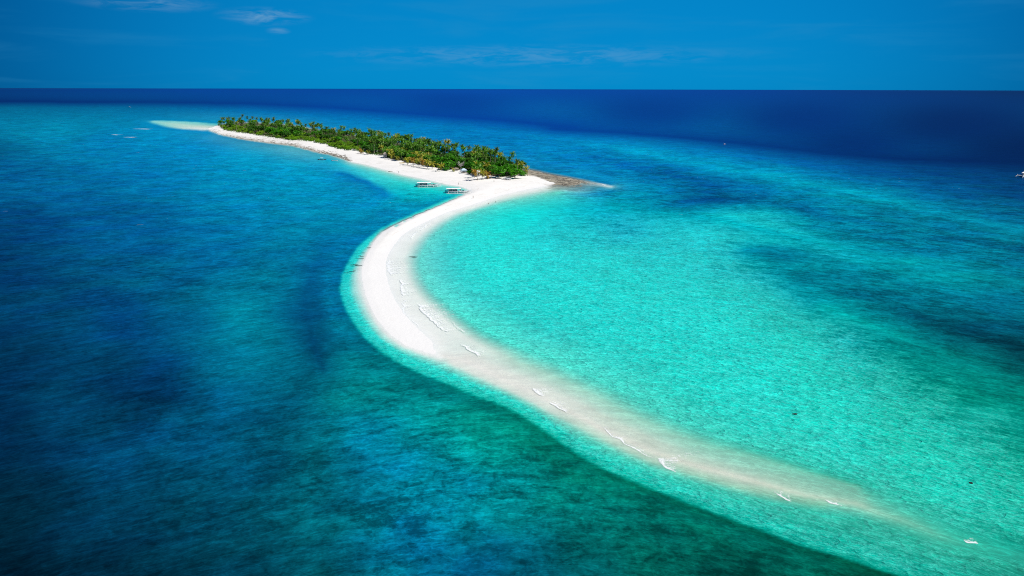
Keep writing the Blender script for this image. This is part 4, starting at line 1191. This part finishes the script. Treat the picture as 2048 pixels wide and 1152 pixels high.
def hull_mesh(L, B, D, mat, rise=1.3, name='hull'):
    """slender double-ended hull, keel along X, upswept ends"""
    st, sec = 18, 7
    V, Fc = [], []
    for i in range(st + 1):
        u = -1 + 2 * i / st
        w = B / 2 * (1 - abs(u) ** 2.6) + .03
        zt = D * .55 + rise * max(0, abs(u) - .45) ** 1.7 * 2.2
        zb = -D * .45 + (rise * 1.5) * max(0, abs(u) - .6) ** 2
        for k in range(sec):
            a = math.pi * k / (sec - 1)
            V.append((u * L / 2, -w * math.cos(a) * (1 if k in (0, sec - 1) else .95), zt + (zb - zt) * math.sin(a) ** .8))
    for i in range(st):
        for k in range(sec - 1):
            a = i * sec + k
            Fc.append((a, a + 1, a + sec + 1, a + sec))
        Fc.append((i * sec, (i + 1) * sec, (i + 1) * sec + sec - 1, i * sec + sec - 1))
    return mesh_from(name, V, Fc, mat, False)


def banca(loc, rz, label, group, variant=0):
    e = empty('outrigger_boat', loc, rz)
    tag(e, label, 'boat', group)
    h = obj('hull', hull_mesh(19, 2.6, 1.9, M_WHITE, 1.5), e)
    st = MB()
    for sy in (-1, 1): st.tube([(-7.5, sy * 1.12, .95), (-4, sy * 1.30, .72), (4, sy * 1.30, .72), (7.5, sy * 1.12, .95)], .10, 4)
    st.build('rub_rail', M_TEAL if variant else M_DARK, h)
    d = MB(); d.box((-.5, 0, 1.0), (12.5, 3.3, .12)); d.build('deck', M_WHITE, e)
    # side walkways: dark gaps with pale edges are what one sees between hull and float
    for sy in (-1, 1):
        m = MB(); m.box((-.8, sy * 2.2, 1.06), (11.0, .35, .10)); m.build('side_plank', M_WHITE, e)
    cb = MB(); cb.box((-3.6, 0, 1.75), (5.6, 2.6, 1.35), 0, .97); c = cb.build('cabin', M_DARK, e)
    cf = MB()
    for sy in (-1, 1):
        cf.box((-3.6, sy * 1.32, 1.28), (5.7, .08, .42)); cf.box((-3.6, sy * 1.3, 2.42), (5.7, .08, .14))
        for i in range(6): cf.box((-6.4 + i * 1.12, sy * 1.33, 1.85), (.13, .09, 1.2))
    cf.build('window_frame', M_WHITE, c)
    wh = MB(); wh.box((-7.3, 0, 1.9), (1.6, 2.3, 1.7), 0, .85); wh.build('stern_cabin', M_WHITE, e)
    # canopy on posts
    cn = MB()
    V = []
    for i in range(9):
        x = -8.4 + i * 1.28
        for k in range(7):
            y = -2.0 + k * .667
            V.append((x, y, 3.2 - .10 * (y ** 2) * .6 + (.10 if i % 2 else 0) - .05 * i * .4))
    n1 = len(V)
    V += [(a, b_, c_ - .08) for a, b_, c_ in V]
    Fc = []
    for i in range(8):
        for k in range(6):
            a = i * 7 + k
            Fc.append((a, a + 7, a + 8, a + 1)); Fc.append((a + n1, a + 1 + n1, a + 8 + n1, a + 7 + n1))
    for i in range(8):
        for k in (0, 6):
            a = i * 7 + k; Fc.append((a, a + 7, a + 7 + n1, a + n1))
    for k in range(6):
        for i in (0, 8):
            a = i * 7 + k; Fc.append((a, a + 1, a + 1 + n1, a + n1))
    obj('canopy', mesh_from('canopy', V, Fc, M_CANVAS), e)
    for x in (-8.0, -4.4, -1.0, 1.6):
        for sy in (-1, 1):
            m = MB(); m.tube([(x, sy * 1.55, .9), (x, sy * 1.7, 3.0)], .06, 5); m.build('canopy_post', M_WHITE, e)
    # passengers' benches and gear on the open foredeck
    for x in (2.6, 3.7, 4.8)[:2 + variant]:
        m = MB(); m.box((x, 0, 1.35), (.55, 2.2, .5)); m.build('bench', M_DARK, e)
    m = MB(); m.box((1.2, .2, 1.9), (.5, .7, 1.5)); m.build('engine_box', M_DARK, e)
    m = MB(); m.tube([(5.5, 0, .9), (5.5, 0, 4.3)], [.08, .05], 5); m.tube([(-6.5, 0, 2.7), (-6.5, 0, 4.6)], [.05, .03], 5); m.build('mast', M_WHITE, e)
    m = MB(); m.tube([(5.5, 0, 4.1), (9.4, 0, 2.2)], .03, 4); m.tube([(5.5, 0, 4.1), (1.8, 0, 3.1)], .03, 4); m.build('stay_line', M_WHITE, e)
    m = MB(); m.box((-6.3, -1.36, 1.35), (.5, .06, .4)); m.build('painted_panel', M_RED, e)
    for x in (-7.0, -2.6, -.9, 3.6, 6.6):
        m = MB(); m.tube([(x, -5.3, .25), (x, -3.0, .95), (x, 0, 1.2), (x, 3.0, .95), (x, 5.3, .25)], [.09, .11, .12, .11, .09], 5)
        m.build('cross_beam', M_WHITE, e)
    for sy in (-1, 1):
        m = MB(); m.tube([(-8.6, sy * 5.3, .62), (-7, sy * 5.3, .2), (-3, sy * 5.3, .08), (4, sy * 5.3, .1), (7.6, sy * 5.2, .35), (8.9, sy * 5.0, .85)], [.09, .17, .19, .19, .15, .08], 6)
        m.build('outrigger', M_BAMBOO if variant else M_WHITE, e)
        m = MB(); m.tube([(-7.6, sy * 3.1, .98), (6.8, sy * 3.0, .98)], .09, 5); m.build('side_pole', M_WHITE, e)
    m = MB(); m.box((-8.8, 0, .6), (.1, .5, 1.3)); m.build('rudder', M_DARK, e)
    return e


p = at(917, 385.5); banca((p.x, p.y, .05), R(7), 'white outrigger boat with its bow on the sand where the sandbar begins', 'large outrigger boats', 0)
p = at(857, 373.0); banca((p.x, p.y, .05), R(8), 'white outrigger boat with dark cabin windows, left of the other beached one', 'large outrigger boats', 1)
p = at(2048, 353.0); banca((p.x, p.y, .05), R(228), 'white outrigger boat offshore, cut off by the right edge of the photo', 'large outrigger boats', 1)


def bangka(loc, rz, L, mat, label, canopy=False, paddler=False, sc=1.0):
    e = empty('small_outrigger_boat', loc, rz, sc)
    tag(e, label, 'boat')
    obj('hull', hull_mesh(L, 1.0, .9, mat, .7), e)
    for sy in (-1, 1):
        m = MB(); m.tube([(-L * .55, sy * 2.2, .25), (0, sy * 2.2, .1), (L * .55, sy * 2.2, .3)], [.07, .12, .07], 5); m.build('outrigger', M_DARK, e)
    for x in (-L * .25, L * .25):
        m = MB(); m.tube([(x, -2.2, .2), (x, 0, .65), (x, 2.2, .2)], .07, 4); m.build('cross_beam', M_WOOD, e)
    if canopy:
        m = MB(); m.box((0, 0, 2.1), (2.8, 1.8, .12), 0, .9); m.build('canopy', M_CANVAS, e)
        for x in (-1.1, 1.1):
            for sy in (-.7, .7):
                m = MB(); m.tube([(x, sy, .4), (x, sy, 2.1)], .05, 4); m.build('canopy_post', M_WOOD, e)
    return e


p = at(643.5, 320); bangka((p.x, p.y, .05), R(3), 8.0, M_DARK, 'small dark outrigger boat with a white canopy off the middle beach', True)
p = at(669, 322); bangka((p.x, p.y, .05), R(2), 6.5, M_WHITE, 'small white outrigger boat on the pale water near the middle beach')
p = at(259, 214.5); bangka((p.x, p.y, .05), R(5), 9.0, M_WHITE, 'tiny white boat far out beyond the left reef', True, sc=1.2)
p = at(1449, 289); bangka((p.x, p.y, .05), R(40), 4.0, M_WHITE, 'tiny white boat alone at the edge of the dark blue water', True, sc=.7)
# canoe pulled up on the sand
p = at(804, 330)
e = empty('canoe', (p.x, p.y, zat(p.x, p.y) + .3), R(12)); tag(e, 'pale yellow canoe pulled up on the white beach below the palms', 'canoe')
obj('hull', hull_mesh(4.6, 1.2, .7, M_YELLOW, .3), e)
m = MB(); m.box((.6, 0, .2), (.4, .9, .08)); m.box((-.8, 0, .2), (.4, .9, .08)); m.build('seat', M_WOOD, e)

# ------------------------------------------------------------------ huts
def hut(px, py, w, d, wall_h, roof_h, wallm, roofm, label, cat, rz=0.2, stilt=0.0, hip=True, open_=False, over=.6, name='beach_hut'):
    p = at(px, py)
    e = empty(name, (p.x, p.y, zat(p.x, p.y)), rz)
    tag(e, label, cat)
    z0 = stilt
    if stilt > 0:
        m = MB(); m.box((0, 0, stilt), (w, d, .16)); m.build('floor', M_WOOD, e)
    for sx in (-1, 1):
        for sy in (-1, 1):
            m = MB(); m.box((sx * (w / 2 - .1), sy * (d / 2 - .1), (z0 + wall_h) / 2), (.18, .18, z0 + wall_h)); m.build('post', M_WOOD if not open_ else wallm, e)
    if not open_:
        m = MB()
        m.box((0, d / 2 - .1, z0 + wall_h / 2 + .08), (w - .3, .08, wall_h - .1)); m.box((w / 2 - .1, 0, z0 + wall_h / 2 + .08), (.08, d - .3, wall_h - .1)); m.box((-w / 2 + .1, 0, z0 + wall_h / 2 + .08), (.08, d - .3, wall_h - .1))
        m.box((-w * .3, -d / 2 + .1, z0 + wall_h / 2 + .08), (w * .34, .08, wall_h - .1)); m.box((w * .33, -d / 2 + .1, z0 + wall_h / 2 + .08), (w * .28, .08, wall_h - .1)); m.box((w * .04, -d / 2 + .1, z0 + wall_h * .9), (w * .32, .08, wall_h * .16))
        m.build('wall', wallm, e)
        m = MB(); m.box((w * .04, -d / 2 + .18, z0 + wall_h * .42), (w * .26, .05, wall_h * .74)); m.build('door', M_DARK, e)
    else:
        for sy in (-1, 1):
            m = MB(); m.box((0, sy * (d / 2 - .1), z0 + .8), (w - .3, .07, .09)); m.build('railing', wallm, e)
        m = MB(); m.box((0, 0, z0 + .75), (w * .5, d * .35, .08)); m.box((0, 0, z0 + .4), (.2, .2, .7)); m.build('table', M_WOOD, e)
    a, c = w / 2 + over, d / 2 + over
    z1 = z0 + wall_h
    if hip: V = [(-a, -c, z1), (a, -c, z1), (a, c, z1), (-a, c, z1), (-a * .25, 0, z1 + roof_h), (a * .25, 0, z1 + roof_h)]
    else: V = [(-a, -c, z1), (a, -c, z1), (a, c, z1), (-a, c, z1), (-a, 0, z1 + roof_h), (a, 0, z1 + roof_h)]
    V += [(x, y, z - .15) for x, y, z in V]
    Fc = [(0, 1, 5, 4), (2, 3, 4, 5), (1, 2, 5), (3, 0, 4), (6, 10, 11, 7), (8, 11, 10, 9), (7, 11, 8), (9, 10, 6), (0, 6, 7, 1), (1, 7, 8, 2), (2, 8, 9, 3), (3, 9, 6, 0)]
    obj('roof', mesh_from('roof', V, Fc, roofm), e)
    return e


hut(927.5, 350, 4.0, 4.0, 2.1, 1.5, M_PBLUE, M_PBLUE, 'square pale blue pavilion on posts standing on the open sand', 'pavilion', .3, .4, open_=True, name='pavilion')
hut(956, 357, 2.8, 2.8, 2.9, .9, M_WHITE, M_WHITE, 'small white kiosk on stilts in the palm shade', 'kiosk', .2, 1.2, name='kiosk')
hut(770.5, 318.5, 3.4, 3.2, 3.6, 2.0, M_CANVAS, M_THATCH, 'white walled hut with a tall grey thatched roof at the beach edge', 'hut', .1)
hut(801, 321, 2.6, 2.4, 2.2, .5, M_PBLUE, M_PBLUE, 'small pale blue box hut half hidden by yellow palms', 'hut', .2, 1.4)
hut(735, 305, 7.5, 4, 2.4, 1.4, M_GREY, M_GREY, 'grey roofed house among the palms left of the dark one', 'house', .1, .3, False, name='house')
hut(749, 307, 7.0, 4, 2.8, 1.8, M_GREY, M_BLUE, 'house with a dark blue roof below the pale palm trunk', 'house', -.2, .3, False, name='house')
hut(912, 345, 3.6, 2.6, 1.6, .9, M_WOOD, M_THATCH, 'low thatched shelter between the stemless palm and the pavilion', 'shelter', .1, 0, open_=True, name='shelter')
hut(979, 360.5, 3.2, 2.4, 1.9, .8, M_WOOD, M_THATCH, 'open brown picnic shelter in the shade of the flat topped trees', 'shelter', .2, 0, open_=True, name='shelter')
hut(635, 287, 6.0, 3.0, 1.6, .7, M_WHITE, M_WHITE, 'long low white hut in a clearing of the far bushes', 'hut', .1, 0, False)
hut(998, 360.5, 4.0, 2.2, .9, .5, M_GREY, M_BAMBOO, 'pale low picnic table shelter beside the dark shade at the right', 'shelter', .1, 0, open_=True, name='shelter')
hut(1010, 362, 3.0, 1.6, 1.0, .45, M_GREY, M_GREY, 'small grey shelter second from the rocky point', 'shelter', -.1, 0, open_=True, name='shelter')
hut(1018, 363, 2.6, 1.6, 1.0, .45, M_WHITE, M_GREY, 'small grey shelter nearest the rocky point', 'shelter', .1, 0, open_=True, name='shelter')

# ------------------------------------------------------------------ people
M_SKIN = simple_mat('skin', (0.36, 0.20, 0.13), 0.6, 0.3, 0.05)
M_HAIR = simple_mat('dark_hair', (0.02, 0.015, 0.012), 0.6, 0.3, 0.05)
M_SHIRTD = simple_mat('dark_cloth', (0.03, 0.035, 0.05), 0.8, 0.1, 0.1)
M_SHIRTW = simple_mat('pale_cloth', (0.62, 0.60, 0.58), 0.8, 0.1, 0.1)
M_SHORTS = simple_mat('blue_grey_cloth', (0.10, 0.14, 0.20), 0.8, 0.1, 0.1)


def skin_body(name, joints, edges, mat, parent, root=0, sub=1):
    m = bpy.data.meshes.new(name)
    m.from_pydata([j[:3] for j in joints], edges, [])
    o = obj(name, m, parent)
    sk = o.modifiers.new('skin', 'SKIN')
    if not m.skin_vertices: 
        bpy.context.view_layer.objects.active = o
    lay = m.skin_vertices[0] if m.skin_vertices else None
    if lay:
        for i, j in enumerate(joints):
            lay.data[i].radius = (j[3], j[3] if len(j) < 5 else j[4])
            lay.data[i].use_root = (i == root)
    ss = o.modifiers.new('smooth', 'SUBSURF'); ss.levels = sub; ss.render_levels = sub
    m.materials.append(mat)
    return o


def person(px, py, rz, label, top, bottom, stride=.18, arm=.15, sc=1.0):
    p = at(px, py)
    e = empty('person', (p.x, p.y, zat(p.x, p.y)), rz, sc)
    tag(e, label, 'person')
    J = [(0, 0, .93, .15, .12), (0, 0, 1.15, .13, .10), (0, 0, 1.38, .17, .11), (0, 0, 1.50, .06), (0, .01, 1.58, .075), (0, .01, 1.68, .095),
         (.17, 0, 1.42, .055), (.24, arm * .4, 1.15, .042), (.25, arm + .06, .90, .034), (.25, arm + .12, .82, .03),
         (-.17, 0, 1.42, .055), (-.24, -arm * .4, 1.15, .042), (-.25, -arm + .06, .90, .034), (-.25, -arm + .10, .82, .03),
         (.09, 0, .86, .09), (.10, stride * .5 + .03, .48, .062), (.10, stride, .09, .042), (.10, stride + .13, .04, .035),
         (-.09, 0, .86, .09), (-.10, -stride * .4 + .04, .48, .062), (-.10, -stride, .09, .042), (-.10, -stride + .13, .04, .035)]
    E = [(0, 1), (1, 2), (2, 3), (3, 4), (4, 5), (2, 6), (6, 7), (7, 8), (8, 9), (2, 10), (10, 11), (11, 12), (12, 13), (0, 14), (14, 15), (15, 16), (16, 17), (0, 18), (18, 19), (19, 20), (20, 21)]
    skin_body('body', J, E, M_SKIN, e)
    m = MB(); m.box((0, -.01, 1.76), (.20, .22, .12), 0, .6); m.box((0, -.08, 1.67), (.20, .07, .18)); m.build('hair', M_HAIR, e)
    skin_body('shirt', [(0, 0, .98, .18, .14), (0, 0, 1.15, .16, .125), (0, 0, 1.42, .20, .14)], [(0, 1), (1, 2)], top, e)
    skin_body('shorts', [(0, 0, .98, .17, .14), (.095, 0, .84, .11), (.10, stride * .35, .60, .10), (-.095, 0, .84, .11), (-.10, -stride * .3, .60, .10)], [(0, 1), (1, 2), (0, 3), (3, 4)], bottom, e)
    return e


person(946.3, 399, .6, 'person in dark clothes walking on the sandbar below the beached boat', M_SHIRTD, M_SHORTS, sc=1.05)
person(917, 370.5, 2.0, 'person in pale clothes standing on the beach above the right boat', M_SHIRTW, M_SHIRTW, .1)
person(797.5, 346.5, -.8, 'person in dark clothes standing at the waterline of the long beach', M_SHIRTD, M_SHIRTD, .2)
person(1010, 365, .3, 'person in pale clothes on the sand in front of the picnic shelters', M_SHIRTW, M_SHORTS, .15)


def swimmer(px, py, rz, label):
    p = at(px, py)
    e = empty('person', (p.x, p.y, -.95), rz); tag(e, label, 'person')
    J = [(0, 0, .70, .15, .12), (0, 0, .95, .15, .11), (0, 0, 1.15, .17, .12), (0, 0, 1.27, .06), (0, .01, 1.35, .08), (0, .01, 1.45, .10),
         (.18, 0, 1.19, .06), (.42, .12, 1.02, .045), (.62, .3, .98, .04), (-.18, 0, 1.19, .06), (-.42, .12, 1.02, .045), (-.62, .3, .98, .04), (.1, 0, .4, .09), (.1, 0, .1, .06), (-.1, 0, .4, .09), (-.1, 0, .1, .06)]
    E = [(0, 1), (1, 2), (2, 3), (3, 4), (4, 5), (2, 6), (6, 7), (7, 8), (2, 9), (9, 10), (10, 11), (0, 12), (12, 13), (0, 14), (14, 15)]
    skin_body('body', J, E, M_SKIN, e)
    m = MB(); m.box((0, -.02, 1.53), (.22, .24, .13), 0, .6); m.box((0, -.09, 1.44), (.22, .07, .18)); m.build('hair', M_HAIR, e)
    skin_body('swimsuit', [(0, 0, .72, .17, .14), (0, 0, .95, .17, .125), (0, 0, 1.10, .185, .14)], [(0, 1), (1, 2)], M_SHIRTD, e)


swimmer(977, 407.5, .4, 'left of two bathers wading in the turquoise shallows')
swimmer(991.5, 404, -.3, 'right of two bathers wading in the turquoise shallows')

# ------------------------------------------------------------------ seaweed, rocks, debris
M_WEED = simple_mat('dark_seaweed', (0.02, 0.035, 0.03), 0.8, 0.2, 0.3, 5.0)
M_ROCK = simple_mat('grey_brown_rock', (0.24, 0.215, 0.17), 0.9, 0.1, 0.35, 1.5)
M_ROCKP = simple_mat('pale_coral_rock', (0.52, 0.49, 0.44), 0.9, 0.1, 0.3, 1.5)


def lump(seed, lx, ly, lz, mat, name):
    rg_ = np.random.default_rng(seed)
    bm = bmesh.new()
    bmesh.ops.create_icosphere(bm, subdivisions=2, radius=1.0)
    for v in bm.verts:
        v.co *= float(rg_.uniform(.72, 1.18))
        v.co.x *= lx; v.co.y *= ly; v.co.z *= lz
    m = bpy.data.meshes.new(name); bm.to_mesh(m); bm.free()
    m.materials.append(mat)
    return m


WEEDS = [(738, 495.5, 2.2), (726.5, 506, 1.8), (724, 513, 2.0), (719, 512, 1.4), (714, 518, 2.2), (722, 517.5, 2.6), (711, 529, 2.6), (706, 532, 2.4), (718, 531.5, 3.4), (703, 530, 1.6), (713, 531, 1.8), (693, 546, 2.6), (698, 546.5, 1.6), (703, 543.5, 2.4), (709, 542, 1.4), (826, 513.5, 4.2), (828, 515, 2.4)]
for i, (x, y, l) in enumerate(WEEDS):
    p = at(x, y)
    o = obj('seaweed_strand', lump(i, l * .5, .20, .10, M_WEED, 'seaweed_strand'), None, (p.x, p.y, .05))
    o.rotation_euler = (0, 0, R(random.uniform(-14, 8)))
    tag(o, 'dark strand of seaweed floating off the left side of the bend' if i < 15 else 'dark seaweed streak in the shallows inside the bend of the sandbar', 'seaweed', 'seaweed strands round the bend of the sandbar')
for x, y, l, lb in ((1590, 828.5, 1.2, 'small dark clump afloat in the middle of the near lagoon'), (1942, 966.5, .7, 'tiny dark clump at the lower right of the lagoon')):
    p = at(x, y)
    tag(obj('seaweed_clump', lump(int(x), l * .5, .3, .18, M_WEED, 'seaweed_clump'), None, (p.x, p.y, .06)), lb, 'seaweed')
for x, y, l, w_, h_, m_, lb in ((781, 343, 4.5, 1.3, .5, M_ROCK, 'low dark rock at the waterline left of the standing person'), (694, 320, 3.0, 1.2, .4, M_ROCK, 'dark rock at the waterline off the middle beach'), (988, 365.5, 1.4, .5, .35, M_ROCK, 'dark driftwood lump on the sand below the picnic ground'), (869, 366, 4.0, 1.0, .35, M_ROCKP, 'pale flat rock on the sand behind the left boat'), (884, 366.5, 4.0, 1.0, .35, M_ROCKP, 'pale flat rock on the sand right of the left boat')):
    p = at(x, y)
    tag(obj('beach_rock', lump(int(x), l * .5, w_ * .5, h_, m_, 'beach_rock'), None, (p.x, p.y, zat(p.x, p.y) + .02)), lb, 'rock')

# rubble and slabs of the rocky flats: nobody could count them
rv, rf = [], []
ROCKY = [(1062, 342), (1099, 349.5), (1145, 358), (1192, 367.5), (1210, 372), (1175, 376), (1140, 374), (1112, 368.5), (1088, 362), (1062, 351)]
rg = np.random.default_rng(11)
def rock_at(x, y, smin, smax):
    p = at(x, y)
    z = zat(p.x, p.y) if ground(x, y) > 0 else ground(x, y)
    if z < -.25: return
    a = rg.normal(-.45, .25)
    l, w_, h_ = rg.uniform(smin, smax), rg.uniform(.3, .9), rg.uniform(.06, .28)
    ca, sa = math.cos(a), math.sin(a)
    pts = []
    for k in range(6):
        t = k * math.pi / 3
        u, v = l * math.cos(t) * rg.uniform(.75, 1.1), w_ * math.sin(t) * rg.uniform(.75, 1.1)
        pts.append((p.x + u * ca - v * sa, p.y + u * sa + v * ca))
    k0 = len(rv)
    cx_ = sum(q[0] for q in pts) / 6; cy_ = sum(q[1] for q in pts) / 6
    for q in pts: rv.append((q[0], q[1], z - .1))
    for q in pts: rv.append((cx_ + (q[0] - cx_) * .8, cy_ + (q[1] - cy_) * .8, z + h_ * rg.uniform(.7, 1.1)))
    for k in range(6): rf.append((k0 + k, k0 + (k + 1) % 6, k0 + 6 + (k + 1) % 6, k0 + 6 + k))
    rf.append(tuple(k0 + 6 + k for k in range(6)))
k = 0
while k < 1500:
    x, y = rg.uniform(1060, 1212), rg.uniform(340, 378)
    if in_poly(x, y, ROCKY): rock_at(x, y, .5, 2.2); k += 4
for k in range(750):
    i = rg.integers(9, 20); t = rg.uniform()
    x = SH_ISL[i][0] * (1 - t) + SH_ISL[i + 1][0] * t if i < 20 else 0
    y = SH_ISL[i][1] * (1 - t) + SH_ISL[i + 1][1] * t
    rock_at(x + rg.normal(0, 2), y - abs(rg.normal(0, 2.4)) - .3, .5, 2.6)
tag(obj('rock_rubble', mesh_from('rock_rubble', rv, rf, M_ROCK)), 'brown and grey rubble and slabs of the rocky flats along the shore', 'rocks', None, 'stuff')

# ------------------------------------------------------------------ breaking waves
def foam_material():
    m = bpy.data.materials.new('sea_foam')
    m.use_nodes = True
    t = m.node_tree
    t.nodes.clear()
    q = NB(t)
    cov = q.n('ShaderNodeSeparateColor', i_0=q.n('ShaderNodeAttribute', attribute_name='cover').outputs['Color']).outputs[0]
    P = q.n('ShaderNodeNewGeometry').outputs['Position']
    nz = q.noise(P, 1 / 0.7, 7, 0.7, 0.8)
    a = q.math('MULTIPLY', q.rng(q.math('ADD', cov, q.math('MULTIPLY', q.math('SUBTRACT', nz, 0.5), 3.2)), 0.12, 0.95), 0.8)
    d = q.n('ShaderNodeBsdfDiffuse'); d.inputs[0].default_value = (0.88, 0.9, 0.9, 1)
    tr = q.n('ShaderNodeBsdfTransparent')
    mx = q.n('ShaderNodeMixShader', i_0=a, i_1=tr.outputs[0], i_2=d.outputs[0]).outputs[0]
    q.n('ShaderNodeOutputMaterial', i_Surface=mx)
    return m


M_FOAM = foam_material()


def breaker(pts, wid, label, hgt=.3, wash=0.0, side=1, seed=0, group='waves breaking on the sandbar'):
    """a low rounded ridge of foam along a line, with a thinning sheet of wash on its lagoon side"""
    rg_ = np.random.default_rng(seed + 900)
    W3 = [at(x, y) for x, y in pts]
    L = [0]
    for a, c in zip(W3, W3[1:]): L.append(L[-1] + (c - a).length)
    n_ = max(10, int(L[-1] / .4))
    S = np.linspace(0, L[-1], n_)
    X = np.interp(S, L, [p.x for p in W3]); Y = np.interp(S, L, [p.y for p in W3])
    ker = np.hanning(11); ker /= ker.sum()
    for A in (X, Y):
        if n_ > 24: A[:] = np.convolve(np.pad(A, 5, 'edge'), ker, 'valid')
    wd = np.interp(S / L[-1], np.linspace(0, 1, len(wid)), wid)
    jit = np.convolve(rg_.normal(0, 1, n_ + 10), ker * 2.2, 'valid')
    V, Fc, C = [], [], []
    prof = [(-.25, -.02, 0), (0, .02, .45), (.10, .5, 1.0), (.24, 1.0, 1.0), (.42, .7, .95), (.65, .3, .75), (1.0, .02, .55)]
    if wash > 0: prof += [(1.7, .02, .45 * min(1, .5 + wash * .4)), (2.6 + wash, .02, .25), (3.6 + 2 * wash, .02, 0)]
    else: prof += [(1.4, .01, 0)]
    q = len(prof)
    for i in range(n_):
        j0, j1 = max(i - 2, 0), min(i + 2, n_ - 1)
        tx, ty = X[j1] - X[j0], Y[j1] - Y[j0]
        ln = math.hypot(tx, ty) or 1
        nx, ny = -ty / ln * side, tx / ln * side
        w = max(.12, wd[i] * (1 + .35 * jit[i])) * .8
        off = .3 * jit[i]
        endf = min(1.0, 6 * min(i, n_ - 1 - i) / n_ + .15)
        for u, h_, cv in prof:
            r_ = u * w + off
            V.append((X[i] + nx * r_, Y[i] + ny * r_, .03 + h_ * hgt * .14 * min(1, .35 + wd[i] * .5)))
            C.append(cv * endf)
    for i in range(n_ - 1):
        for k in range(q - 1):
            a = i * q + k
            Fc.append((a, a + 1, a + q + 1, a + q))
    m = mesh_from('breaking_wave', V, Fc, M_FOAM, True)
    at_ = m.attributes.new('cover', 'FLOAT_COLOR', 'POINT')
    at_.data.foreach_set('color', np.repeat(np.array(C, np.float32)[:, None], 4, 1).ravel())
    o = obj('breaking_wave', m)
    tag(o, label, 'wave', group)
    return o


breaker([(777, 518), (774, 530), (776, 544), (783, 553)], [.6, 1.8, 2.2, .5], 'broad patch of foam at the top of the bend of the sandbar', .25, 1.2, 1, 1)
breaker([(797, 556), (803, 570), (801, 583), (806, 596)], [.3, 1.2, 1.5, .4], 'short foaming wave just below the broad patch in the bend', .25, .3, 1, 2)
breaker([(806, 597), (803, 610), (805, 626), (820, 638)], [.15, .7, .4, .15], 'faint thin foam line under the short foaming wave', .15, .2, 1, 3)
breaker([(834, 606), (843, 622), (860, 638), (876, 650), (894, 669)], [1.2, 2.0, 1.6, 1.0, .4], 'largest white breaker, with a wide wash on its lagoon side, below the bend', .35, 1.6, 1, 4)
breaker([(822, 638), (832, 648), (840, 656)], [.2, .4, .2], 'tiny foam edge between the bend and the largest breaker', .12, 0, 1, 5)
breaker([(922, 686), (934, 698), (948, 708), (957, 715)], [.4, .9, .8, .3], 'slim white wave following the largest breaker down the bar', .25, .1, 1, 6)
breaker([(904, 640), (914, 652), (928, 665)], [.12, .3, .3], 'thin pale ripple line out in the lagoon beside the largest breaker', .15, 0, 1, 7)
breaker([(1064, 777), (1072, 787), (1084, 793)], [1.2, 1.4, .5], 'small foam patch, left one of the close pair halfway down the bar', .25, .8, 1, 8)
breaker([(1100, 803), (1110, 811), (1122, 819), (1134, 827)], [1.6, 1.0, .4, .15], 'right one of the close pair of foam patches, trailing a thin tail', .3, 1.2, 1, 9)
breaker([(1200, 853), (1215, 866), (1230, 877), (1247, 885), (1262, 894), (1290, 908), (1312, 918)], [.15, .3, .55, .35, .5, .45, .35], 'long thin white wave line running along the lower part of the bar', .22, .15, 1, 10)
breaker([(1311, 918), (1322, 928), (1334, 937), (1352, 945)], [1.3, 1.2, .6, .15], 'curling wave with splashing foam at the end of the long thin line', .35, 1.8, 1, 11)
breaker([(1551, 983), (1559, 990), (1570, 998), (1584, 1003)], [.8, 1.0, .7, .2], 'short bright wave alone on the beige part of the lower bar', .35, .5, 1, 12)
breaker([(1650, 999), (1660, 1006), (1682, 1014)], [.3, .6, .2], 'small dull wave right of the short bright one', .3, .1, 1, 13)
breaker([(1926, 1079), (1934, 1085), (1948, 1088), (1958, 1091)], [.3, .7, .5, .15], 'last small wave near the lower right corner', .3, .4, 1, 14)
breaker([(864, 446), (852, 453), (840, 462)], [.4, 1.0, .4], 'small white wave near the upper end of the bar', .2, .6, -1, 15)
breaker([(838, 462), (829, 470), (822, 480)], [.2, .7, .2], 'faint foam just below the small white wave at the upper bar', .15, .5, -1, 16)
for i, (x0, x1, y, w_, lb) in enumerate(((245, 270, 274.3, 4, 'short white breaker on the left reef, lowest of four'), (222, 232, 269.3, 4, 'smallest white breaker on the left reef, leftmost of four'), (264, 300, 257.8, 5, 'long white breaker on the left reef, nearest the sand spit'), (1190, 1212, 367.0, .9, 'white wave edge along the outer tip of the rocky point'))):
    breaker([(x0, y), ((x0 + x1) / 2, y + .3), (x1, y + (.9 if x0 < 1000 else 5.5))], [w_ * .3, w_, w_ * .3], lb, .4, .1, 1, 30 + i, 'waves breaking on the outer reef')
